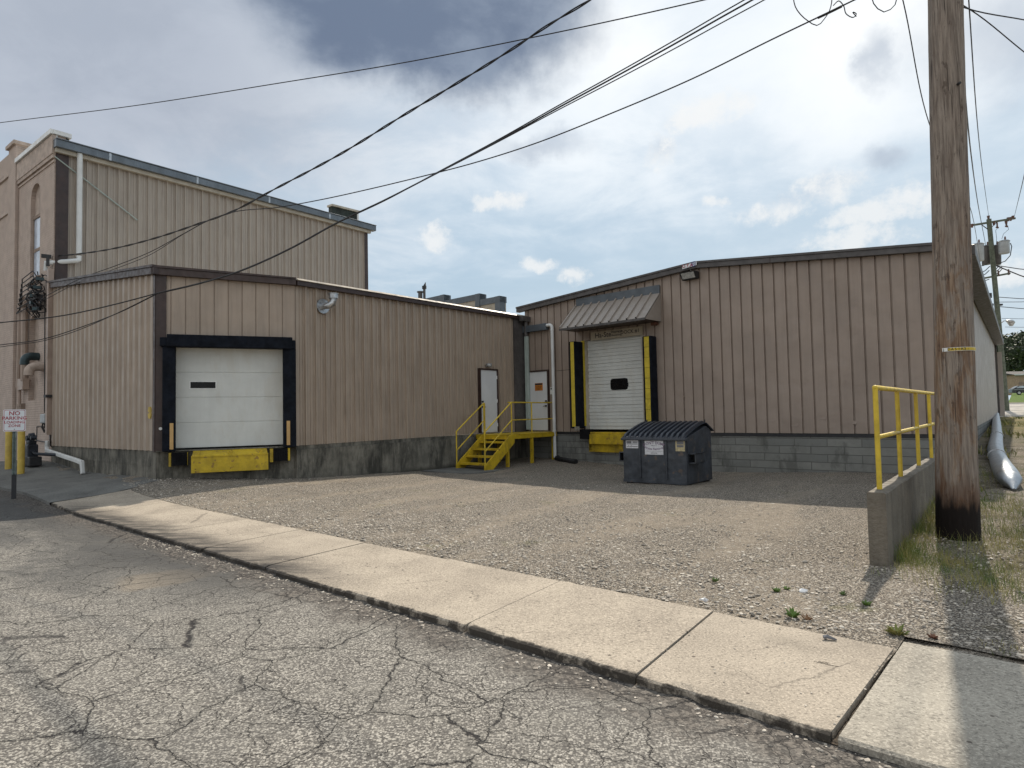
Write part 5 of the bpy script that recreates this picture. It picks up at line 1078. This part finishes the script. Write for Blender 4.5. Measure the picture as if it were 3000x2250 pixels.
    cable(air(((2795,0,8.15),(2842,28,8.3),(3000,152,9.0),(3400,460,11.5),(3900,760,18))),.008,'thin wire leaving the near pole to the right, lower of two','wires leaving to the right')
    for (xa,ya,xb,yb,r,lb) in ((2915,777,3060,795,.03,'upper horizontal wire right of the transformers'),(2915,777,3060,832,.04,'thicker wire sloping down right from below the transformers'),(2920,870,3060,876,.025,'level wire right of the distant pole above the lamp'),(2925,885,3060,880,.02,'faint level wire just under the one above the lamp'),(2925,898,3060,906,.025,'lower level wire nearest above the street lamp'),(2935,933,3060,931,.015,'faint wire passing behind the street lamp'),(2945,958,3060,956,.015,'faint wire below the street lamp'),(2942,1017,3060,1008,.015,'faint wire above the distant trees')):
        xe=3900; ye=yb+(yb-ya)/(xb-xa)*(xe-xb)*.55
        cable([tuple(at(xa,ya,46)),tuple(at((xa+xb)/2,(ya+yb)/2+2,47)),tuple(at(xb,yb,48)),tuple(at(xe,ye,62))],r,lb,'level wires beyond the distant pole')
def smooth(p):
    p=np.array(p,float); t=np.r_[0,np.cumsum(np.hypot(*np.diff(p,axis=0).T))]; u=np.linspace(0,t[-1],28); o=[]
    for v in (p[:,0],p[:,1]):
        m=np.gradient(v,t); i=np.clip(np.searchsorted(t,u)-1,0,len(t)-2); h=t[i+1]-t[i]; s=(u-t[i])/h
        o.append((2*s**3-3*s**2+1)*v[i]+(s**3-2*s**2+s)*h*m[i]+(-2*s**3+3*s**2)*v[i+1]+(s**3-s**2)*h*m[i+1])
    return list(zip(*o))
build_wires()
# ------------------------------------------------------------------ distant pole with transformers and lamp
def build_far_pole():
    d=46; A_=lambda x,y,dd=d: Vector(at(x,y,dd)); b=A_(2950,1203); t=A_(2897,642)
    T=thing('distant_utility_pole','distant grey green utility pole carrying transformers and a street lamp','utility pole',b)
    obj('shaft',MB().tube([b-Vector((0,0,.3)),b.lerp(t,.5),t],[.17,.165,.15],14),'pole_green',T,smooth=True)
    a0,a1=A_(2848,660),A_(2974,639.5); ca=obj('crossarm',MB().bar(a0,a1,.11,.13),'pole_green',T); m=A_(2897,652)
    obj('brace',MB().bar(A_(2874,657),A_(2893,671),.05,.04).bar(A_(2921,650),A_(2903,668),.05,.04),'dark_metal',ca)
    for x,y in ((2896,640),(2968,640),(2912,657),(2948,655),(2954,645),(2961,644),(2848,664)): p=A_(x,y-2); obj('insulator',MB().tube([p-Vector((0,0,.12)),p+Vector((0,0,.14))],[.06,.10],7),'insulator',ca)
    for x,y in ((2921,652),(2948,649)): p=A_(x,y); obj('cutout_switch',MB().tube([p,p-Vector((0,0,.35))],.05,6).tube([p-Vector((.08,0,.33)),p-Vector((-.08,0,.37))],.06,6),'insulator',ca)
    c0,c1=A_(2873,817),A_(2959,800.5); ca=obj('crossarm',MB().bar(c0,c1,.11,.12),'pole_green',T)
    for x,y in ((2955,800),(2925,804),(2880,815)): p=A_(x,y-3); obj('insulator',MB().tube([p-Vector((0,0,.2)),p+Vector((0,0,.2))],[.07,.05],7),'insulator',ca)
    for xc,y0,y1,r,m,dd in ((2864.5,717,765,.36,'transformer',45.6),(2941,708,743,.33,'transformer',45.6),(2890,723,775,.30,'trim_grey',46.6),(2918,722,776,.30,'trim_grey',46.6)):
        p1,p0=A_(xc,y0,dd),A_(xc+1,y1,dd); tr=obj('transformer',MB().tube([p0,p0+Vector((0,0,.05)),p1],[r*.95,r,r],16),m,T,smooth=True)
        obj('transformer_lid',MB().tube([p1,p1+Vector((0,0,.08))],[r*1.12,r*.9],16),m,tr); q=p1+Vector((.1,0,.08)); obj('bushing',MB().tube([q,q+Vector((0,0,.28))],[.07,.05],7),'insulator',tr)
    mb=MB(); 
    for x0,y0,x1,y1 in ((2868,780,2895,770),(2872,800,2900,780),(2875,808,2898,792),(2905,800,2935,782),(2912,808,2938,785),(2870,822,2898,818),(2908,795,2925,780)): mb.tube([A_(x0,y0),A_((x0+x1)/2,(y0+y1)/2+3),A_(x1,y1)],.03,5)
    mb.tube([A_(2925,665),A_(2917,675),A_(2920,700),A_(2919,715)],.014,5).tube([A_(2952,660),A_(2955,672),A_(2940,685),A_(2935,700)],.014,5).tube([A_(2960,712),A_(2964,722),A_(2960,748),A_(2945,765),A_(2925,772)],.03,5)
    obj('jumper_wires',mb,'wire_black',T)
    mb=MB().rb(A_(2898,866),.25,.2,.35).rb(A_(2900,893),.4,.2,.15).rb(A_(2928,893),.35,.2,.12); obj('cable_clamps',mb,'dark_metal',T)
    l0,l1,l2=A_(2930,949.5),A_(2948,939.5),A_(2962,942); st=obj('lamp_arm',MB().tube([l0,l0.lerp(l1,.6)+Vector((0,0,.08)),l1],.035,6),'galvanised',T)
    e=A_(2972,944.5); mb=MB().tube([l1,l1.lerp(e,.25),l1.lerp(e,.6),e],[.08,.19,.24,.08],12,flat=.6); mb.tube([l2-Vector((0,0,.08)),l2-Vector((0,0,.32))],[.23,.10],12); obj('lamp_head',mb,'galvanised',st,smooth=True)
    obj('conduit',MB().tube([A_(2934,1140,44.5),A_(2931,1225,44.5)],.09,6),'trim_brown',T)
build_far_pole()
# ------------------------------------------------------------------ small things in the yard
def build_small():
    p=on(G,51,1453); x,y,z=p
    T=thing('parking_sign','white NO PARKING LOADING ZONE sign on a green tinted steel post','sign',(x,y,z))
    dep=float(p@FWD); d=np.array([.86,.50]); d/=np.hypot(*d); W=Wall((x-d[0]*.23,y-d[1]*.23),(x+d[0]*.23,y+d[1]*.23)); k=dep/FPX
    zt=z+(1452-1200)*k; zb=z+(1452-1264)*k; hw=26.5*k; c=W.L/2-.06
    V=[]; 
    def plate(o,m,name,par,hw,zb,zt,rad,th=.004):
        v=[]
        for qx,qz,a0 in ((1,1,0),(-1,1,90),(-1,-1,180),(1,-1,270)):
            for t in (0,30,60,90): a=math.radians(a0+t); v.append((c+(hw-rad)*qx+rad*math.cos(a),(zt if qz>0 else zb)-qz*rad+rad*math.sin(a)))
        n=16; return obj(name,MB().poly([W.P(s,zz,o) for s,zz in v]+[W.P(s,zz,o-th) for s,zz in v],[tuple(range(n)),tuple(range(2*n-1,n-1,-1))]+[(i,i+n,(i+1)%n+n,(i+1)%n) for i in range(n)]),m,par)
    sg=plate(.045,'sign_white','sign_plate',T,hw,zb,zt,.03,.006); plate(.047,'ink_red','sign_border',sg,hw-.012,zb+.012,zt-.012,.028,.0015); plate(.049,'sign_white','sign_face',sg,hw-.020,zb+.020,zt-.020,.024,.0015)
    H=zt-zb
    for t,s,f in (('NO',.105,.185),('PARKING',.086,.40),('LOADING',.066,.585),('ZONE',.066,.745)): obj('lettering',text_mb(t,s*1.15,W.P(c,zt-H*f,.052),(W.d[0],W.d[1],0),(0,0,1)),'ink_red',sg)
    ps=obj('post',MB().wb(W,c-.035,c-.010,z+.45,zt-.03,.0,.035).wb(W,c+.010,c+.035,z+.45,zt-.03,.0,.035).wb(W,c-.012,c+.012,z+.45,zt-.03,-.0,.012),'post_green',T); obj('post_foot',MB().wb(W,c-.04,c+.04,z-.1,z+.47,-.015,.022),'ink_black',T)
    mb=MB().tube([W.P(c,zt-.05,.045),W.P(c,zt-.05,.056)],.008,8).tube([W.P(c,zb+.045,.045),W.P(c,zb+.045,.056)],.008,8); obj('bolt',mb,'dark_metal',sg)
    # bollards
    for x0,y0,yt,lb in ((61.5,1362,1255,'yellow steel bollard on the right, beside the gas meter'),(25,1355,1255,'yellow steel bollard on the left, at the picture edge')):
        q=BRK.px(x0,y0,1.1); b=Vector(BRK.P(q[0],0,1.1)); g=G(b.x,b.y); zt_=BRK.px(x0,yt,1.1)[1]; mb=MB().tube([(b.x,b.y,g-.05),(b.x,b.y,zt_-.03),(b.x,b.y,zt_)],[.085,.085,.07],16)
        mb.sphere((b.x,b.y,zt_),.07,6,.4); o=obj('bollard',mb,'bollard_yellow',smooth=True); tag(o,lb,'bollard','bollards before the brick wall')
    # gas meter
    c=Vector(BRK.P(BRK.px(90,1320,.6)[0],0,.6)); g=G(c.x,c.y); z0=BRK.px(90,1350,.6)[1]; T=thing('gas_meter','dark gas meter set with regulators at the foot of the brick wall','gas meter',(c.x,c.y,g)); r=math.atan2(BRK.d[1],BRK.d[0])
    R=lambda a,zz,o=0: Vector(BRK.P(BRK.px(90,1320,.6)[0]+a,zz,.6+o)); b=g+.02
    obj('meter_body',MB().rb(R(.05,b+.42),.34,.26,.38,r).rb(R(.05,b+.66),.26,.2,.12,r),'meter_dark',T,bevel=.03)
    obj('meter_base',MB().rb(R(.16,b+.13),.62,.3,.26,r),'ink_black',T,bevel=.02)
    mb=MB().tube([R(-.12,b+.0),R(-.12,b+.8),R(-.10,b+.86),R(0,b+.88),R(.08,b+.84),R(.08,b+.7)],.03,8).tube([R(.22,b+.7),R(.22,b+.84),R(.3,b+.88)],.03,8).tube([R(.22,b+.40),R(.45,b+.34),R(.95,b+.30,-.4)],.045,8)
    obj('pipework',mb,'meter_dark',T,smooth=True)
    mb=MB(); 
    for a,zz,rr in ((-.14,b+.78,.10),(.10,b+.86,.08),(.26,b+.80,.07)): mb.tube([R(a,zz,-.05),R(a,zz,.08)],[rr,rr*.8],12)
    obj('regulator',mb,'transformer' if False else 'meter_dark',T,smooth=True)
    # black drain hose under the white pipe
    mb=MB(); pts=[]
    s=FAC.px(1630,1338,.2)[0]; q=[FAC.P(s+.02,0,.13),FAC.P(s+.12,0,.32),FAC.P(s+.5,0,.5),FAC.P(s+.95,0,.62),FAC.P(s+1.25,0,.70)]; q=[Vector((a,b_,G(a,b_)+.07)) for a,b_,_ in q]
    for i in range(len(q)-1):
        for j in range(12): pts.append(q[i].lerp(q[i+1],j/12))
    mb.tube(pts,[.075+.010*(i%2) for i in range(len(pts))],12); o=obj('drain_hose',mb,'plastic_black',smooth=False); tag(o,'black corrugated drain hose lying below the white drain pipe','hose')
    # long galvanised pipe on the verge
    P=[]; R_=[]
    for px,py,zz,r in ((2919,1238,.62,.17),(2920,1262,.55,.18),(2921,1292,.50,.175),(2918,1312,.46,.185),(2917,1334,.40,.19),(2922,1354,.37,.18),(2928,1372,.33,.19),(2938,1394,.30,.205),(2950,1415,.27,.21),(2961,1430,.25,.19),(2968,1438,.22,.12),(2971,1442,.22,.03)):
        P.append(Vector(gp(px,py-4,zz))); R_.append(r*.84)
    P=[Vector((p.x,p.y,ZS(p.x,p.y)+r*.85)) for p,r in zip(P,R_)]
    mb=MB().tube(P,R_,20,flat=.85); T=obj('metal_duct',mb,'shiny_duct',smooth=True); tag(T,'shiny galvanised duct with crimped joints lying along the building','duct')
    for i in (2,5): 
        d_=(P[i+1]-P[i-1]).normalized(); obj('joint_band',MB().tube([P[i]-d_*.06,P[i]+d_*.06],R_[i]+.02,20,flat=.85),'galvanised',T,smooth=True)
    # litter
    for px,py,s,lb in ((2350,1735,.04,'crumpled white paper scrap on the gravel near weeds'),(2065,1763,.045,'small white paper scrap at the pavement edge'),(2425,1874,.05,'small grey lump of debris on the pavement')):
        q=on(G,px,py); mb=MB(); V=[(q[0]+rng.uniform(-s,s),q[1]+rng.uniform(-s,s),q[2]+rng.uniform(.01,.03)) for _ in range(7)]
        ctr=(q[0],q[1],q[2]+.035); a=sorted(V,key=lambda v:math.atan2(v[1]-q[1],v[0]-q[0])); mb.poly([ctr]+a+[(v[0],v[1],v[2]-.012) for v in a],[(0,i+1,(i+1)%7+1) for i in range(7)]+[(i+1,i+8,(i+1)%7+8,(i+1)%7+1) for i in range(7)])
        o=obj('litter',mb,'paper' if 'white' in lb else 'ink_grey'); tag(o,lb,'litter')
build_small()
# ------------------------------------------------------------------ loose stones
def build_stones():
    # part of them lie in shade pockets and on the verge too
    base=bpy.data.meshes.new('t'); bm=bmesh.new(); bmesh.ops.create_icosphere(bm,subdivisions=1,radius=1); bv=np.array([v.co[:] for v in bm.verts]); bf=[tuple(v.index for v in f.verts) for f in bm.faces]; bm.free()
    V=[];F=[];n=0
    def put(x,y,z,s):
        nonlocal n
        j=1+rng.uniform(-.28,.28,bv.shape); c=bv*j*np.array([s*rng.uniform(.8,1.5),s*rng.uniform(.7,1.1),s*rng.uniform(.35,.7)]); a=rng.uniform(0,6.28); ca,sa=math.cos(a),math.sin(a)
        c=np.c_[c[:,0]*ca-c[:,1]*sa,c[:,0]*sa+c[:,1]*ca,c[:,2]]+[x,y,z]; V.append(c); F.extend([(a_+n,b_+n,c_+n) for a_,b_,c_ in bf]); n+=len(bv)
    for _ in range(17000):   # crushed stone of the lot, densest in front
        q=rng.uniform(-4,8) if rng.random()<.75 else rng.uniform(8,15); m=1.50+abs(rng.normal(0,1.0 if rng.random()<.3 else 3.2)); p=qm(q,m)
        if RW.so(p)[1]>0 and RW.so(p)[0]>0: z=ZS(*p)+.03*math.sin(p[0]*2.1)*math.sin(p[1]*1.7)
        else: z=G(*p)-.012
        if p[1]<1 or (q<.3 and m<1.75): continue
        put(p[0],p[1],z+.004+(.012 if m>1.5 else 0),abs(rng.normal(.007,.0045))+.004)
    for _ in range(700):   # crumbs along the kerb foot
        q=rng.uniform(-1.6,9); m=-abs(rng.normal(0,.14))-.01; p=qm(q,m); put(p[0],p[1],G(*p)-.050,abs(rng.normal(.005,.004))+.003)
    for _ in range(260):
        p=qm(rng.uniform(-2,9),rng.uniform(.05,1.45)); put(p[0],p[1],G(*p)+.001-(.035 if (p-KO)@KD<0 else 0),rng.uniform(.003,.008))
    me=bpy.data.meshes.new('loose_stones'); me.from_pydata(np.concatenate(V).tolist(),[],F); me.materials.append(MATS['stones']); bpy.data.meshes.remove(base)
    o=bpy.data.objects.new('loose_stones',me); sc.collection.objects.link(o); o['kind']='stuff'; o['label']='crushed stone scattered over the gravel lot'
build_stones()
# ------------------------------------------------------------------ grass and weeds
def blades(mb,x,y,z,h,w,lean):
    a=rng.uniform(0,6.28); dx,dy=math.cos(a)*w,math.sin(a)*w; b=rng.uniform(0,6.28); lx,ly=math.cos(b)*lean,math.sin(b)*lean
    o=len(mb.v); mb.v+=[(x-dx,y-dy,z),(x+dx,y+dy,z),(x+lx*.4+dx*.6,y+ly*.4+dy*.6,z+h*.6),(x+lx*.4-dx*.6,y+ly*.4-dy*.6,z+h*.6),(x+lx,y+ly,z+h)]; mb.f+=[(o,o+1,o+2,o+3),(o+3,o+2,o+4)]
def build_green():
    mb=MB()
    cl=[(on(ZS,px,py),r,n,h) for px,py,r,n,h in ((2690,1560,.35,500,.18),(2650,1600,.3,260,.14),(2720,1640,.45,700,.12),(2830,1680,.55,900,.13),(2900,1720,.35,500,.12),(2920,1560,.6,900,.16),(2980,1620,.5,700,.15),(2700,1500,.4,500,.2),(2880,1480,.9,900,.14),(2960,1500,.8,900,.14),(2960,1900,.15,70,.05),(2860,1400,.9,500,.2),(2600,1660,.25,220,.10),(2990,1750,.4,350,.1))]
    for (x,y,z),r,n,h in cl:
        for _ in range(n): px,py=x+rng.normal(0,r*.6),y+rng.normal(0,r*.6); 
        for _ in range(n):
            px,py=x+rng.normal(0,r*.6),y+rng.normal(0,r*.6)
            if RW.so((px,py))[1]<.2 and RW.so((px,py))[0]>-.2: continue
            blades(mb,px,py,ZS(px,py)-.01,h*rng.uniform(.35,1.1),.0022,h*rng.uniform(.1,.8))
    for _ in range(2600):
        t=rng.uniform(.2,9); w=.17+abs(rng.normal(0,.16)); x,y=RW.a+RW.d*t+RW.n*w
        if math.sin(t*3.1)+math.sin(t*7.3+1)<-.2: continue
        hh=rng.uniform(.05,.26); blades(mb,x,y,ZS(x,y)-.01,hh,.0024,hh*.5)
    for _ in range(6500):   # thin sward along the building
        t=rng.uniform(2,34); w=rng.uniform(.25,9); x,y=RW.a+RW.d*t+RW.n*w; 
        if math.sin(x*1.3)+math.sin(y*1.1+2)<.25: continue
        if EAST.so((x,y))[0]>0 and EAST.so((x,y))[1]<.05: continue
        hh=rng.uniform(.04,.16)*(1.8 if w<.6 or (0<EAST.so((x,y))[1]<.7 and t>9) else 1); blades(mb,x,y,ZS(x,y)-.01,hh,.006+.0006*t,hh*.6)
    o=struct('grass',mb,'grass_blades',kind='stuff')
    # grass tuft at the pavement corner and weeds one can tell apart
    def weed(px,py,n,h,m,lb,f=G,name='weed',spread=.06,cat='weed'):
        q=on(f,px,py); mb=MB()
        for i in range(n):
            a=rng.uniform(0,6.28); L=h*.72*rng.uniform(.5,1.1); r=spread*rng.uniform(.3,1); w=h*.11
            b=Vector((q[0]+r*.2*math.cos(a),q[1]+r*.2*math.sin(a),q[2])); t=b+Vector((math.cos(a)*L*.75,math.sin(a)*L*.75,L*rng.uniform(.3,.9))); md=b.lerp(t,.55)+Vector((0,0,L*.15)); s=Vector((-math.sin(a)*w,math.cos(a)*w,0))
            o=len(mb.v); mb.v+=[tuple(b),tuple(md+s),tuple(t),tuple(md-s)]; mb.f.append((o,o+1,o+2,o+3))
        o=obj(name,mb,m); tag(o,lb,cat,'weeds at the edge of the lot')
    weed(2322,1810,42,.10,'weed_leaf','broad leafed green weed at the pavement edge'); weed(2365,1818,26,.07,'dry_weed','small brownish weed right of the broad leafed one')
    weed(2275,1735,34,.07,'weed_leaf','low green weed in the gravel left of the paper scrap'); weed(2305,1728,24,.06,'weed_leaf','low green weed in the gravel touching its twin')
    weed(2095,1705,20,.08,'bush_leaf','thin pale weed sprig in the gravel left of the others'); weed(2628,1858,70,.09,'grass_blades','grass tuft at the end of the wide pavement joint',name='grass_tuft',spread=.2)
    weed(2735,1872,44,.06,'dry_weed','reddish dry weed at the edge of the far pavement slab'); weed(2470,1745,26,.06,'bush_leaf','flat yellowish weed near the foot of the retaining wall'); weed(2540,1775,34,.07,'weed_leaf','green weed in the shade of the retaining wall end')
    weed(2288,1376,24,.16,'weed_leaf','dark sprig growing at the block foundation right of the dumpster')
build_green()
# ------------------------------------------------------------------ far end of the side street
def tree(name,x,y,z,h,r,m,lb,n,group=None,trunk=.3):
    T=thing(name,lb,'tree',(x,y,z),group); mb=MB().tube([(x,y,z-.2),(x+.1,y,z+h*.3),(x,y+.1,z+h*.6)],[trunk,trunk*.7,trunk*.3],8)
    for i in range(6): a=i*1.05; mb.tube([(x,y,z+h*(.3+.05*i)),(x+math.cos(a)*r*.6,y+math.sin(a)*r*.6,z+h*(.5+.06*i))],[trunk*.35,.03],5)
    obj('trunk',mb,'bark',T); mb=MB(); cl=[(rng.uniform(-.75,.75)*r,rng.uniform(-.75,.75)*r,z+h*rng.uniform(.35,.88),r*rng.uniform(.22,.48)) for _ in range(26)]
    for _ in range(n):
        c=cl[rng.integers(len(cl))]; v=rng.normal(0,1,3); v/=np.linalg.norm(v); k=c[3]*rng.uniform(.5,1.08); p=np.array([x+c[0],y+c[1],c[2]])+v*k*[1,1,.8]; s=r*.05*rng.uniform(.6,1.5)
        a=rng.normal(0,1,3); a/=np.linalg.norm(a); b=np.cross(a,v); b/=max(1e-6,np.linalg.norm(b)); o=len(mb.v); mb.v+=[tuple(p-a*s),tuple(p+b*s*.6),tuple(p+a*s),tuple(p-b*s*.6)]; mb.f.append((o,o+1,o+2,o+3))
    obj('crown',mb,m,T)
def house(name,px0,px1,yb,yt,yr,d,m,lb,side=0):
    a=np.array(at(px0,yb,d)); b=np.array(at(px1,yb,d)); W=Wall(a,b); z0=ZS(a[0],a[1])-.3; z1=at(px0,yt,d)[2]; zr=at(px0,yr,d)[2]
    T=thing(name,lb,'house',(a[0],a[1],z0)); dp=8
    obj('wall',MB().wb(W,0,W.L,z0,z1,-dp,0),m,T); 
    mb=MB(); e=.35; v=[W.P(-e,z1-.05,e),W.P(W.L+e,z1-.05,e),W.P(W.L+e,z1-.05,-dp-e),W.P(-e,z1-.05,-dp-e),W.P(-e,zr,-dp/2),W.P(W.L+e,zr,-dp/2)]
    obj('roof',mb.poly(v,[(0,1,5,4),(2,3,4,5),(0,4,3),(1,2,5),(0,3,2,1)]),'shingle',T)
    obj('eave_board',MB().wb(W,-e,W.L+e,z1-.16,z1+.02,e,e+.04),'house_white',T)
    fr=obj('window',MB().wb(W,W.L*.45,W.L*.45+1.0,z0+1.4,z0+2.5,0,.05),'house_white',T); obj('window_pane',MB().wb(W,W.L*.45+.1,W.L*.45+.9,z0+1.5,z0+2.4,.05,.06),'dark_glass',fr)
    obj('door',MB().wb(W,W.L*.12,W.L*.12+.9,z0,z0+2.3,0,.04),'recess_brown',T)
def build_far():
    for px,py,d,h,r,n,m,lb in ((2955,1150,150,13.0,6.5,3000,'tree_leaf','dark tree behind the white house, nearest the pole'),(2992,1150,158,16,7.5,3400,'tree_leaf','tall dark tree behind the tan house'),(3045,1150,150,15,7,1600,'tree_leaf','dark tree right at the picture edge behind the houses'),(2925,1150,175,12,7,1200,'tree_leaf','dark tree half hidden behind the distant pole')):
        q=at(px,py,d); tree('broadleaf_tree',q[0],q[1],ZS(q[0],q[1]),h,r,m,lb,n,'trees at the end of the side street')
    q=at(2994,1110,124); tree('bush_tree',q[0],q[1],ZS(q[0],q[1])-.5,4.6,2.3,'bush_leaf','bright green small tree above the tan house',900,trunk=.12)
    house('white_house',2925,2957,1158,1095,1082,122,'house_white','small white house beyond the distant pole')
    house('tan_house',2976,3060,1150,1097,1085,118,'house_tan','small tan house behind the parked dark car')
    # dark parked car
    d=104; a=np.array(at(2966,1153,d)); z=ZS(a[0],a[1]); W=Wall(a,a[:2]+np.array([.93,-.36])*4.7); T=thing('parked_car','dark parked car on the grass in front of the tan house','car',(a[0],a[1],z))
    prof=[(0,.35),(0,.95),(.25,1.05),(.9,1.45),(2.7,1.5),(3.5,1.05),(4.6,.9),(4.7,.35)]; n=len(prof); mb=MB(); V=[W.P(s,z+h,0) for s,h in prof]+[W.P(s,z+h,-1.75) for s,h in prof]; mb.poly(V,[tuple(range(n)),tuple(range(2*n-1,n-1,-1))]+[(i,i+n,(i+1)%n+n,(i+1)%n) for i in range(n)]); obj('body',mb,'car_paint',T,bevel=.05)
    obj('side_window',MB().poly([W.P(s,z+h,.01) for s,h in ((.55,1.08),(.95,1.38),(2.6,1.42),(3.25,1.08))],[(0,1,2,3)]),'window_glass',T); 
    for s in (.9,3.8):
        wh=obj('wheel',MB().tube([W.P(s,z+.33,-.2),W.P(s,z+.33,.03)],.33,16),'black_rubber',T); obj('rim',MB().tube([W.P(s,z+.33,.03),W.P(s,z+.33,.045)],.2,12),'galvanised',wh)
    obj('headlight',MB().wb(W,4.55,4.68,z+.7,z+.85,-.35,.01),'lens',T)
    # wire fence before it
    a=np.array(at(2948,1160,98)); W=Wall(a,a[:2]+np.array([.93,-.36])*16); z=ZS(a[0],a[1]); T=thing('wire_fence','thin wire fence across the grass in front of the parked car','fence',(a[0],a[1],z))
    obj('top_rail',MB().tube([W.P(0,z+1.0,0),W.P(16,z+1.0,0)],.03,6).tube([W.P(0,z+.5,0),W.P(16,z+.5,0)],.012,5),'galvanised',T)
    for i in range(7): obj('post',MB().tube([W.P(i*2.6,z-.3,0),W.P(i*2.6,z+1.05,0)],.04,6),'galvanised',T)
build_far()
for o in list(bpy.data.objects):
    if o.type=='MESH' and not o.data.vertices: bpy.data.objects.remove(o)
